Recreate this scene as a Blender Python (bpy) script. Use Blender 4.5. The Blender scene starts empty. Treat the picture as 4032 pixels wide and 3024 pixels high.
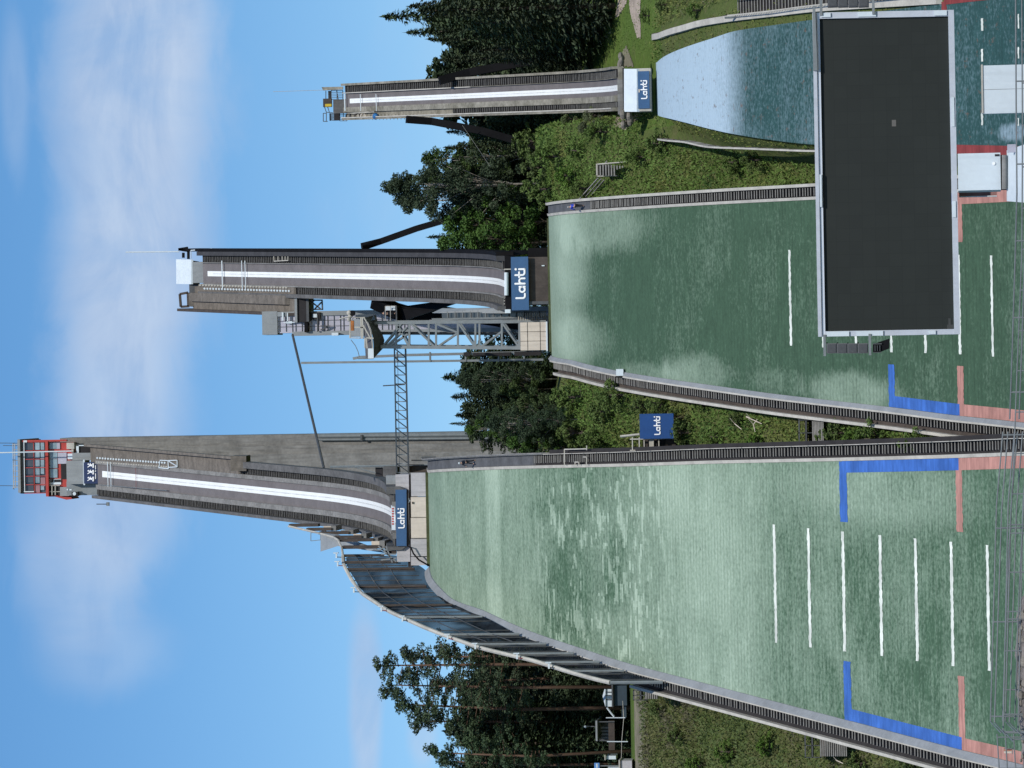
import bpy, math, random
import numpy as np
from mathutils import Vector, Matrix
random.seed(7); RNG = np.random.default_rng(11)
scene = bpy.context.scene
COL = scene.collection
R = math.radians

# ---------------------------------------------------------------- camera model
FPX, W0, H0 = 14000.0, 4032.0, 3024.0          # long lens, photograph pixels
PITCH, ROLL = R(7.2), R(1.0)
FWD = Vector((0, math.cos(PITCH), math.sin(PITCH)))
_up = Vector((0, -math.sin(PITCH), math.cos(PITCH))); _rt = Vector((1, 0, 0))
UP = _up * math.cos(ROLL) + _rt * math.sin(ROLL)
RT = _rt * math.cos(ROLL) - _up * math.sin(ROLL)
cam = bpy.data.cameras.new('camera'); camo = bpy.data.objects.new('camera', cam)
COL.objects.link(camo); scene.camera = camo
cam.sensor_width = 36; cam.lens = 36 * FPX / W0
cam.clip_start = 1; cam.clip_end = 6000
mw = Matrix.Identity(4)
for i in range(3):
    mw[i][0] = -UP[i]; mw[i][1] = RT[i]; mw[i][2] = -FWD[i]
camo.matrix_world = mw

def ray(X, Y):
    d = FWD * FPX - UP * (X - W0 / 2) + RT * (H0 / 2 - Y)
    return d / d.y
def P(X, Y, y):
    return ray(X, Y) * y
def proj(p):
    p = Vector(p); f = p.dot(FWD)
    return (W0 / 2 - p.dot(UP) / f * FPX, H0 / 2 - p.dot(RT) / f * FPX)

# ---------------------------------------------------------------- materials
def srgb(r, g, b):
    f = lambda c: (c / 255 / 12.92) if c / 255 <= 0.04045 else ((c / 255 + 0.055) / 1.055) ** 2.4
    return (f(r), f(g), f(b))
class NT:
    def __init__(s, m):
        s.t = m.node_tree; s.n = s.t.nodes; s.l = s.t.links
    def new(s, typ, **kw):
        n = s.n.new(typ)
        for k, v in kw.items():
            if k == 'inp':
                for kk, vv in v.items():
                    if hasattr(vv, 'node'): s.l.new(vv, n.inputs[kk])
                    else: n.inputs[kk].default_value = vv
            else: setattr(n, k, v)
        return n
    def math(s, op, a, b=None, c=None, clamp=False):
        i = {0: a}
        if b is not None: i[1] = b
        if c is not None: i[2] = c
        return s.new('ShaderNodeMath', operation=op, use_clamp=clamp, inp=i).outputs[0]
    def mix(s, f, a, b):
        n = s.new('ShaderNodeMix', data_type='RGBA')
        for k, v in ((0, f), (6, a), (7, b)):
            if hasattr(v, 'node'): s.l.new(v, n.inputs[k])
            else: n.inputs[k].default_value = v if k == 0 else (*v[:3], 1)
        return n.outputs[2]
    def noise(s, vec, scale, detail=3, rough=.55, dist=0):
        return s.new('ShaderNodeTexNoise', inp={'Vector': vec, 'Scale': scale, 'Detail': detail, 'Roughness': rough, 'Distortion': dist}).outputs[0]
    def rng(s, v, a, b, c=0.0, d=1.0, smooth=False):
        n = s.new('ShaderNodeMapRange', inp={'Value': v, 'From Min': a, 'From Max': b, 'To Min': c, 'To Max': d})
        if smooth: n.interpolation_type = 'SMOOTHSTEP'
        return n.outputs[0]
MATS = {}
def mat(name, col, rough=.7, var=.18, scale=1.2, col2=None, bump=0.0, metal=0.0, stretch=None, streak=0.0, spec=.35):
    """weathered surface: base colour, broad blotches, fine grain, rain streaks running down"""
    if name in MATS: return MATS[name]
    m = bpy.data.materials.new(name); m.use_nodes = True; N = NT(m)
    b = N.n['Principled BSDF']
    tc = N.new('ShaderNodeTexCoord').outputs['Object']
    if stretch:
        tc = N.new('ShaderNodeMapping', inp={'Vector': tc, 'Scale': stretch}).outputs[0]
    n1 = N.noise(tc, scale, 4, .6); n2 = N.noise(tc, scale * 7.3, 2, .5)
    c2 = col2 or tuple(c * (1 - 2 * var) for c in col)
    f = N.rng(N.math('ADD', N.math('MULTIPLY', n1, .7), N.math('MULTIPLY', n2, .3)), .32, .68)
    c = N.mix(f, c2, tuple(min(1, x * (1 + var * .5)) for x in col))
    if streak:
        sv = N.new('ShaderNodeMapping', inp={'Vector': N.new('ShaderNodeTexCoord').outputs['Object'], 'Scale': (3, 3, .25)}).outputs[0]
        sf = N.rng(N.noise(sv, 1.0, 3, .6), .48, .72, 0, streak)
        c = N.mix(sf, c, tuple(x * .35 for x in col))
    N.l.new(c, b.inputs['Base Color'])
    b.inputs['Roughness'].default_value = rough; b.inputs['Metallic'].default_value = metal
    b.inputs['Specular IOR Level'].default_value = spec
    if bump:
        bn = N.new('ShaderNodeBump', inp={'Height': n2, 'Strength': bump, 'Distance': .05})
        N.l.new(bn.outputs[0], b.inputs['Normal'])
    MATS[name] = m; return m

# ---------------------------------------------------------------- mesh builder
class MB:
    def __init__(s): s.v = []; s.f = []; s.uv = {}
    def add(s, vs, fs):
        o = len(s.v); s.v += [tuple(v) for v in vs]; s.f += [tuple(i + o for i in f) for f in fs]
    def box(s, a, b):
        x0, x1 = sorted((a[0], b[0])); y0, y1 = sorted((a[1], b[1])); z0, z1 = sorted((a[2], b[2]))
        s.add([(x0,y0,z0),(x1,y0,z0),(x1,y1,z0),(x0,y1,z0),(x0,y0,z1),(x1,y0,z1),(x1,y1,z1),(x0,y1,z1)],
              [(3,2,1,0),(4,5,6,7),(0,1,5,4),(1,2,6,5),(2,3,7,6),(3,0,4,7)]); return s
    def pbox(s, X0, X1, Y0, Y1, y, dy):
        """upright box: its front spans X0..X1 (top..bottom) and Y0..Y1 (right..left) at distance y"""
        Xm, Ym = (X0 + X1) / 2, (Y0 + Y1) / 2
        x0, x1 = P(Xm, Y1, y).x, P(Xm, Y0, y).x; z1, z0 = P(X0, Ym, y).z, P(X1, Ym, y).z
        return s.box((x0, y, z0), (x1, y + dy, z1))
    def obox(s, c, ax, ay, az):
        c, ax, ay, az = map(Vector, (c, ax, ay, az))
        q = [c + ax*i + ay*j + az*k for k in (-1,1) for (i,j) in ((-1,-1),(1,-1),(1,1),(-1,1))]
        s.add(q, [(3,2,1,0),(4,5,6,7),(0,1,5,4),(1,2,6,5),(2,3,7,6),(3,0,4,7)]); return s
    def tube(s, pts, r, n=6, cap=True, r1=None):
        pts = [Vector(p) for p in pts]; rings = []
        for i, p in enumerate(pts):
            d = (pts[min(i+1, len(pts)-1)] - pts[max(i-1, 0)]).normalized()
            a = Vector((0,0,1)) if abs(d.z) < .9 else Vector((0,1,0))
            u = d.cross(a).normalized(); w = d.cross(u)
            rr = r if r1 is None else r + (r1 - r) * i / max(1, len(pts) - 1)
            rings.append([p + (u * math.cos(t) + w * math.sin(t)) * rr for t in [2*math.pi*(k+.5)/n for k in range(n)]])
        vs = [v for rg in rings for v in rg]; fs = []
        for i in range(len(pts) - 1):
            for k in range(n):
                fs.append((i*n+k, (i+1)*n+k, (i+1)*n+(k+1)%n, i*n+(k+1)%n))
        if cap: fs += [tuple(range(n)), tuple(range((len(pts)-1)*n, len(pts)*n))[::-1]]
        s.add(vs, fs); return s
    def bar(s, p, q, r): return s.tube([p, q], r * 1.3, 4)
    def disc(s, c, r, nrm, t, n=12):
        nrm = Vector(nrm).normalized(); return s.tube([Vector(c) - nrm*t, Vector(c) + nrm*t], r, n)
    def ball(s, c, r, seg=8, rings=6, sz=1.0):
        vs = [Vector(c) + Vector((r*math.sin(math.pi*i/rings)*math.cos(2*math.pi*j/seg), r*math.sin(math.pi*i/rings)*math.sin(2*math.pi*j/seg), r*sz*math.cos(math.pi*i/rings))) for i in range(rings+1) for j in range(seg)]
        s.add(vs, [(i*seg+j, (i+1)*seg+j, (i+1)*seg+(j+1)%seg, i*seg+(j+1)%seg) for i in range(rings) for j in range(seg)]); return s
    def prism(s, poly, off):
        off = Vector(off); n = len(poly); vs = [Vector(p) for p in poly]; vs += [p + off for p in vs]
        s.add(vs, [tuple(range(n)), tuple(range(n, 2*n))[::-1]] + [(i, n+i, n+(i+1)%n, (i+1)%n) for i in range(n)]); return s
    def obj(s, name, m, parent=None, loc=None, smooth=False, mats=None, midx=None):
        v = np.array(s.v, dtype=float)
        if parent is not None: org = Vector(parent['_o'])
        else: org = Vector(loc) if loc is not None else Vector(((v[:,0].min()+v[:,0].max())/2, (v[:,1].min()+v[:,1].max())/2, v[:,2].min()))
        v -= np.array(org)
        me = bpy.data.meshes.new(name); me.from_pydata(v.tolist(), [], s.f)
        for mm in (mats or [m]): me.materials.append(mm)
        if midx is not None: me.polygons.foreach_set('material_index', midx)
        if smooth: me.polygons.foreach_set('use_smooth', [True]*len(me.polygons))
        if s.uv:
            ul = me.uv_layers.new(name='UVMap')
            ul.data.foreach_set('uv', [c for lp in me.loops for c in s.uv[lp.vertex_index]])
        o = bpy.data.objects.new(name, me); COL.objects.link(o)
        o['_o'] = tuple(org)
        if parent is not None: o.parent = parent
        else: o.location = org
        return o
def tag(o, label=None, cat=None, group=None, kind=None):
    if label: o['label'] = label
    if cat: o['category'] = cat
    if group: o['group'] = group
    if kind: o['kind'] = kind
    return o
def thing(name, label, cat, loc, group=None):
    o = bpy.data.objects.new(name, None); COL.objects.link(o); o.location = loc; o['_o'] = tuple(loc)
    o.empty_display_size = .5
    return tag(o, label, cat, group)

# ---------------------------------------------------------------- hills
class Hill:
    def __init__(s, lip, d, zk, n, bet0, betk, R2, alpha, gam, t, R1, base=-17.0, zK=0.0):
        s.lip = Vector(lip); s.d = Vector((d[0], d[1], 0)).normalized(); s.r = Vector((s.d.y, -s.d.x, 0))
        s.zk = zk; s.n = n; s.t0 = math.tan(R(bet0)); h = zk - zK; s.zK = zK; tk = math.tan(R(betk))
        s.b = (tk - s.t0 - 2*(h - s.t0*n)/n) / (n*n); s.a = (h - s.t0*n - s.b*n**3) / (n*n)
        s.th = R(betk); s.R2 = R2; s.al = R(alpha); s.ga = R(gam); s.t = t; s.R1 = R1; s.base = base
    def L(s, q):
        q = max(0.0, -q) if q <= 0 else -q
        if q < 0: return s.zk - s.t0 * q
        if q <= s.n: return s.zk - (s.t0*q + s.a*q*q + s.b*q**3)
        sn = math.sin(s.th) - (q - s.n) / s.R2
        if sn <= 0: z = s.zK - s.R2 * (1 - math.cos(s.th))
        else: z = s.zK - s.R2 * (math.sqrt(1 - sn*sn) - math.cos(s.th))
        return max(z, s.base)
    def I(s, q):
        z0 = s.lip.z; ta = math.tan(s.al)
        if q <= s.t: return z0 + ta * q
        z0 += ta * s.t; q -= s.t; lc = s.R1 * (math.sin(s.ga) - math.sin(s.al))
        if q <= lc:
            sn = math.sin(s.al) + q / s.R1
            return z0 + s.R1 * (math.cos(s.al) - math.sqrt(1 - sn*sn))
        return z0 + s.R1 * (math.cos(s.al) - math.cos(s.ga)) + (q - lc) * math.tan(s.ga)
    def w(s, a, q, z): return Vector((s.lip.x, s.lip.y, 0)) + s.r * a + s.d * q + Vector((0, 0, z))
    def aq(s, p):
        v = Vector((p[0] - s.lip.x, p[1] - s.lip.y, 0)); return v.dot(s.r), v.dot(s.d)
    def hit(s, X, Y, inrun=False, dz=0.0):
        D = ray(X, Y); f = s.I if inrun else s.L
        y = s.lip.y - 2 if inrun else s.lip.y - s.n - 60
        y1 = s.lip.y + (140 if inrun else 25); st = .4; prev = None
        while y < y1:
            p = D * y; a, q = s.aq(p)
            if p.z <= f(q) + dz:
                lo, hi = y - st, y
                for _ in range(24):
                    m = (lo + hi) / 2; p = D * m; a, q = s.aq(p)
                    if p.z <= f(q) + dz: hi = m
                    else: lo = m
                return s.aq(D * hi)
            y += st
        return s.aq(D * s.lip.y)
def pl(pts):
    pts = sorted(pts); xs = [p[0] for p in pts]; ys = [p[1] for p in pts]; n = len(xs)
    ms = []
    for i in range(n):
        if i == 0: ms.append((ys[1]-ys[0])/(xs[1]-xs[0]+1e-9))
        elif i == n-1: ms.append((ys[-1]-ys[-2])/(xs[-1]-xs[-2]+1e-9))
        else: ms.append((ys[i+1]-ys[i-1])/(xs[i+1]-xs[i-1]+1e-9))
    def f(x):
        if x <= xs[0]: return ys[0]
        if x >= xs[-1]: return ys[-1]
        for i in range(n-1):
            if x <= xs[i+1]:
                h = xs[i+1]-xs[i]; t = (x-xs[i])/h if h > 1e-9 else 0
                lin = ys[i]+(ys[i+1]-ys[i])*t
                cub = (2*t**3-3*t*t+1)*ys[i]+(t**3-2*t*t+t)*h*ms[i]+(-2*t**3+3*t*t)*ys[i+1]+(t**3-t*t)*h*ms[i+1]
                return .4*lin + .6*cub
    return f
def frange(a, b, n): return [a + (b - a) * i / n for i in range(n + 1)]
C0 = lambda q: 0.0
def sweep(mb, h, prof, edge, sec, qs, close=True):
    """extrude a cross-section (lateral, vertical) along the hill, following an edge line a(q)"""
    n = len(sec); vs = []
    for q in qs:
        e = edge(q); z = prof(q)
        for (a, dz) in sec: vs.append(h.w(e + a, q, z + dz))
    fs = []
    for i in range(len(qs) - 1):
        for k in range(n if close else n - 1):
            fs.append((i*n+k, i*n+(k+1)%n, (i+1)*n+(k+1)%n, (i+1)*n+k))
    if close: fs += [tuple(range(n))[::-1], tuple(range((len(qs)-1)*n, len(qs)*n))]
    mb.add(vs, fs); return mb
def rect(a0, a1, z0, z1): return [(a0, z0), (a1, z0), (a1, z1), (a0, z1)]

# hill 1: the big one on the left, hill 2 the middle one, hill 3 the small one on the right
lip1 = P(1558, 2042, 384); H1 = Hill(lip1, (.0275, 1), P(1690, 2042, 384).z, 100, 7, 35, 100, 11, 35, 6.6, 95, base=-17)
lip2 = P(1987, 1117, 362); H2 = Hill(lip2, (.0455, 1), P(2166, 1117, 362).z, 77, 7, 34.5, 95, 10.5, 35, 6, 80, base=-17)
lip3 = P(2432, 346, 338);  H3 = Hill(lip3, (.060, 1), P(2585, 352, 338).z, 57, 6, 33, 85, 10, 33.5, 5, 62, base=-13, zK=1.2)
def axis_to(h, X, Y, inrun):
    """turn a hill's plan axis so that its centre line passes the given sight line"""
    for _ in range(6):
        a, q = h.hit(X, Y, inrun); v = h.d * q + h.r * a
        if q < 0: v = -v
        h.d = v.normalized(); h.r = Vector((h.d.y, -h.d.x, 0))
axis_to(H1, 420, 1868, True); axis_to(H2, 850, 1078, True); axis_to(H3, 1420, 396, True)

def edge_of(h, pix, extra=None):
    pts = [(q, a) for a, q in (h.hit(X, Y) for X, Y in pix)]
    out = {}
    for q, a in pts: out[round(q, 2)] = a
    return pl(list(out.items()))
E1R = edge_of(H1, [(1690,1862),(2000,1847),(2500,1836),(2800,1826),(3318,1815),(3770,1803),(4032,1793)])
E1L = edge_of(H1, [(1692,2228),(1700,2268),(1733,2312),(1787,2361),(1903,2402),(2015,2454),(2100,2489),(2281,2549),(2462,2608),(2715,2674),(2900,2722),(3332,2834),(3787,2953),(4032,3012)])
E2R = edge_of(H2, [(2168,851),(2500,824),(2843,804),(3205,786),(3780,757),(4032,742)])
E2L = edge_of(H2, [(2168,1383),(2251,1417),(2307,1432),(2434,1460),(2800,1516),(3062,1552),(3500,1602),(3776,1637),(4032,1664)])
E3R = edge_of(H3, [(2588,245),(2610,226),(2792,155),(2889,123),(3052,98),(3197,78),(3800,4),(4032,-20)])
E3L = edge_of(H3, [(2588,452),(2640,468),(2708,485),(2853,521),(2998,546),(3197,569),(3800,578),(4032,584)])
# ---------------------------------------------------------------- sky and sun
SUN_DIR = Vector((.24, -.66, .71)).normalized()
def make_world():
    w = bpy.data.worlds.new('World'); scene.world = w; w.use_nodes = True; N = NT(w)
    bg = N.n['Background']
    sky = N.new('ShaderNodeTexSky'); sky.sky_type = 'NISHITA'; sky.sun_disc = False
    sky.sun_elevation = math.asin(SUN_DIR.z); sky.sun_rotation = math.atan2(SUN_DIR.x, SUN_DIR.y)
    sky.altitude = 150; sky.air_density = 1.0; sky.dust_density = .35; sky.ozone_density = 2.2
    d = N.new('ShaderNodeTexCoord').outputs['Generated']
    sp = N.new('ShaderNodeSeparateXYZ', inp={0: d})
    yy = N.math('MAXIMUM', N.math('ABSOLUTE', sp.outputs[1]), .05)
    px = N.math('DIVIDE', sp.outputs[0], yy); pz = N.math('DIVIDE', sp.outputs[2], yy)
    pv = N.new('ShaderNodeCombineXYZ', inp={0: px, 1: pz}).outputs[0]
    m1 = N.new('ShaderNodeMapping', inp={'Vector': pv, 'Scale': (19, 42, 1)}).outputs[0]
    nz = N.noise(m1, 1.0, 7, .6, .5)
    m2 = N.new('ShaderNodeMapping', inp={'Vector': pv, 'Location': (3.1, 1.7, 0), 'Scale': (26, 11, 1)}).outputs[0]
    nz2 = N.noise(m2, 1.0, 6, .62, 1.2)
    m3 = N.new('ShaderNodeMapping', inp={'Vector': pv, 'Location': (1.1, .7, 0), 'Scale': (5, 16, 1)}).outputs[0]
    nz3 = N.noise(m3, 1.0, 5, .6, .3)
    wob = N.math('MULTIPLY', N.math('SUBTRACT', nz, .5), 1.3)
    tot = None
    #        X    Y    rX   rY  strength   soft white clouds, as directions in the sky
    for X, Y, rX, rY, k in ((540,330,400,620,.92),(520,950,350,680,.90),(480,1550,330,560,.74),(640,60,280,300,.6),
                            (460,2000,330,380,.55),(330,2270,300,330,.5),(420,2560,330,220,.3),(1440,2800,72,460,.72),
                            (1665,2900,70,170,.5),(60,380,70,420,.26),(300,-300,330,300,.7),(120,2000,90,300,.22)):
        D = ray(X, Y)
        a = N.math('DIVIDE', N.math('SUBTRACT', px, D.x), rY / FPX * 1.02)
        b = N.math('DIVIDE', N.math('SUBTRACT', pz, D.z), rX / FPX * 1.05)
        r2 = N.math('SQRT', N.math('ADD', N.math('MULTIPLY', a, a), N.math('MULTIPLY', b, b)))
        v = N.rng(N.math('ADD', r2, N.math('MULTIPLY', wob, .85)), .40, 1.15, k, 0, True)
        inv = N.math('SUBTRACT', 1, v)
        tot = inv if tot is None else N.math('MULTIPLY', tot, inv)
    tot = N.math('SUBTRACT', 1, tot)
    tot = N.math('MULTIPLY', tot, N.rng(N.math('ADD', N.math('MULTIPLY', nz2, .5), N.math('MULTIPLY', nz, .5)), .3, .6, .62, 1.06, True))
    tot = N.math('MAXIMUM', tot, N.rng(nz3, .55, .85, 0, .3, True))
    skyc = N.new('ShaderNodeHueSaturation', inp={'Hue': .501, 'Saturation': 1.30, 'Value': SKYV, 'Color': sky.outputs[0]}).outputs[0]
    shade = N.mix(N.rng(nz, .35, .66), CLOUD_D, CLOUD_L)
    c = N.mix(N.math('MINIMUM', tot, .92), skyc, shade)
    N.l.new(c, bg.inputs['Color']); bg.inputs['Strength'].default_value = .10
SKYV = 1.17
CLOUD_L = (5.0, 6.1, 7.8); CLOUD_D = (3.6, 4.8, 6.9)
make_world()
sun = bpy.data.lights.new('sun', 'SUN'); sun.energy = 3.4; sun.angle = R(.55); sun.color = (1, .955, .88)
suno = bpy.data.objects.new('sun', sun); COL.objects.link(suno)
suno.rotation_euler = SUN_DIR.to_track_quat('Z', 'Y').to_euler(); suno.location = (0, 0, 200)
scene.view_settings.view_transform = 'Standard'; scene.view_settings.look = 'None'
scene.view_settings.exposure = .12; scene.view_settings.gamma = 1
scene.cycles.max_bounces = 5; scene.cycles.diffuse_bounces = 3; scene.cycles.transparent_max_bounces = 12

# ---------------------------------------------------------------- terrain
Z0 = pl([(112,-2.9),(122,-17.5),(226,-17.5),(262,-9.8),(284,-1.2),(300,7.5),(330,24.5),(345,31.0),(352,33),(375,35.2),(420,37),(480,44),(600,55)])
ZM12 = pl([(112,-2.9),(122,-17.5),(226,-17.5),(262,-9.8),(284,-1.2),(300,8.3),(320,21.5),(340,34.5),(348,38.4),(356,40.8),(372,42.5),(400,46),(450,54),(600,64)])
ZM23 = pl([(112,-2.9),(122,-17.5),(226,-17.5),(262,-9.8),(284,-.8),(300,8.6),(320,19.5),(340,30.2),(355,38.5),(370,43),(400,46),(450,50),(600,60)])
Z3R = pl([(112,-2.9),(122,-14),(226,-13.5),(262,-6.5),(284,3.3),(300,11.5),(320,21.8),(338,28.2),(350,31.6),(365,36.2),(378,39.6),(400,40.6),(450,43),(600,55)])
Z1C = pl([(112,-2.9),(122,-17.8),(226,-17.8),(384,50),(420,55),(470,60),(600,66)])
def H(y):  # plan x of the three axes at y
    return [h.lip.x + h.d.x / h.d.y * (y - h.lip.y) for h in (H1, H2, H3)]
def T(x, y):
    if y <= 112: return -2.9
    x1, x2, x3 = H(y); q1, q2, q3 = (h.aq((x if abs(x) < 90 else h.lip.x, y, 0))[1] for h in (H1, H2, H3))
    eL1, eR1, eL2, eR2, eL3, eR3 = (x1 + E1L(q1) - 3, x1 + E1R(q1) + 2, x2 + E2L(q2) - 2.8, x2 + E2R(q2) + 2, x3 + E3L(q3) - .8, x3 + E3R(q3) + .4)
    z0, z12, z23, z3 = Z0(y), ZM12(y), ZM23(y), Z3R(y)
    m12 = (eR1 + eL2) / 2; m23 = (eR2 + eL3) / 2
    i1 = min(Z1C(y), H1.L(q1) - 1.6) if q1 < 0 else Z1C(y)
    i2 = H2.L(q2) - 1.4 if q2 < 0 else H2.zk - 1.4 + .12 * q2
    i3 = H3.L(q3) - .25 if q3 < 0 else min(z3, z23)
    st = [(-900, z0), (eL1 - 4, z0), (eL1 + 1, min(z0, i1)), (x1, i1), (eR1 - 1, min(i1, z12)), (max(eR1, m12 - .5), z12), (min(eL2, m12 + .5), z12), (eL2 + 2, min(z12, i2)), (x2, i2),
          (eR2 - 1.5, min(i2, z23)), (eR2 + .5, z23 - .3), (m23, z23), (eL3, max(z23, i3 - 1.2) if q3 < 0 else z23), (eL3 + 1.2, i3), (x3, i3), (eR3 - .5, i3), (eR3 + 1.2, i3 + .2 if q3 < 0 else i3), (eR3 + 6, z3), (900, z3)]
    for i in range(len(st) - 1):
        if x <= st[i+1][0]:
            a, b = st[i], st[i+1]; t = (x - a[0]) / max(1e-6, b[0] - a[0])
            t = min(1, max(0, t)); return a[1] + (b[1] - a[1]) * t
    return z3
gx = [-2600,-900,-320,-150,-100] + frange(-78, 78, 156) + [100,150,320,900,2600]
gy = [-320,-120,-20,40,80,100,110,112] + frange(114, 250, 34) + frange(251.5, 400, 99) + frange(404, 480, 19) + [500,540,600,700,900,1500,3200]
GZ = np.array([[T(x, y) for x in gx] for y in gy]); GX, GY = np.array(gx, float), np.array(gy, float)
def tz(x, y):
    x = np.asarray(x, float); y = np.asarray(y, float)
    i = np.clip(np.searchsorted(GX, x) - 1, 0, len(GX)-2); j = np.clip(np.searchsorted(GY, y) - 1, 0, len(GY)-2)
    u = np.clip((x - GX[i])/(GX[i+1]-GX[i]), 0, 1); v = np.clip((y - GY[j])/(GY[j+1]-GY[j]), 0, 1)
    return GZ[j,i]*(1-u)*(1-v)+GZ[j,i+1]*u*(1-v)+GZ[j+1,i]*(1-u)*v+GZ[j+1,i+1]*u*v
def TZ(x, y): return float(tz(x, y))
def thit(X, Y):
    D = ray(X, Y)
    for k in range(0, 900):
        y = 230 + k * .3
        if D.z * y <= TZ(D.x * y, y): return D * y
    return D * 380
def grass_mat(name, a, b, c, sc=.35):
    m = bpy.data.materials.new(name); m.use_nodes = True; N = NT(m); bs = N.n['Principled BSDF']
    tc = N.new('ShaderNodeTexCoord').outputs['Object']
    n1, n2, n3 = N.noise(tc, sc * .35, 4), N.noise(tc, sc * 3, 4, .65), N.noise(tc, sc * 14, 2)
    col = N.mix(N.rng(n1, .38, .62), a, b); col = N.mix(N.rng(n2, .5, .68, 0, .75), col, c)
    col = N.mix(N.rng(n3, .35, .7, 0, .55), col, tuple(x * .5 for x in a))
    N.l.new(col, bs.inputs['Base Color']); bs.inputs['Roughness'].default_value = .9; bs.inputs['Specular IOR Level'].default_value = .1
    N.l.new(N.new('ShaderNodeBump', inp={'Height': n2, 'Strength': .7, 'Distance': .35}).outputs[0], bs.inputs['Normal'])
    return m
M_GRASS = grass_mat('rough_grass', (.075,.105,.03), (.10,.125,.04), (.13,.115,.06))
M_LAWN = grass_mat('mown_lawn', (.075,.125,.026), (.09,.14,.03), (.11,.13,.045), .2)
M_GRAVEL = mat('gravel', (.27,.235,.205), .95, .3, 1.6, bump=.8)
M_DIRT = mat('bare_earth', (.40,.33,.27), .95, .2, .9, bump=.5)
M_TRACK = mat('worn_path', (.20,.185,.13), .95, .25, .7)
mb = MB(); nx = len(gx)
for j, y in enumerate(gy):
    for i, x in enumerate(gx): mb.v.append((x, y, GZ[j, i]))
mi = []
for j in range(len(gy) - 1):
    for i in range(nx - 1):
        mb.f.append((j*nx+i, j*nx+i+1, (j+1)*nx+i+1, (j+1)*nx+i))
        cx, cy = (gx[i]+gx[i+1])/2, (gy[j]+gy[j+1])/2; x1, x2, x3 = H(cy)
        k = 0
        if cy < 114: k = 2
        elif cx > x3 + E3R(cy - H3.lip.y) - 1 and cx < 75 and 334 < cy < 392: k = 1
        elif x3 - 4.2 < cx < x3 + 4 and 333 < cy < 345: k = 1
        elif cx < x1 - 13 and 344.5 < cy < 351: k = 3
        elif cx < x1 - 13 and 351 < cy < 376: k = 1
        mi.append(k)
tag(mb.obj('ground', None, loc=(0,0,0), mats=[M_GRASS, M_LAWN, M_GRAVEL, M_TRACK], midx=mi, smooth=True), kind='structure', label='sloping grass hillside and gravel bank under the ski jumps')

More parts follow.
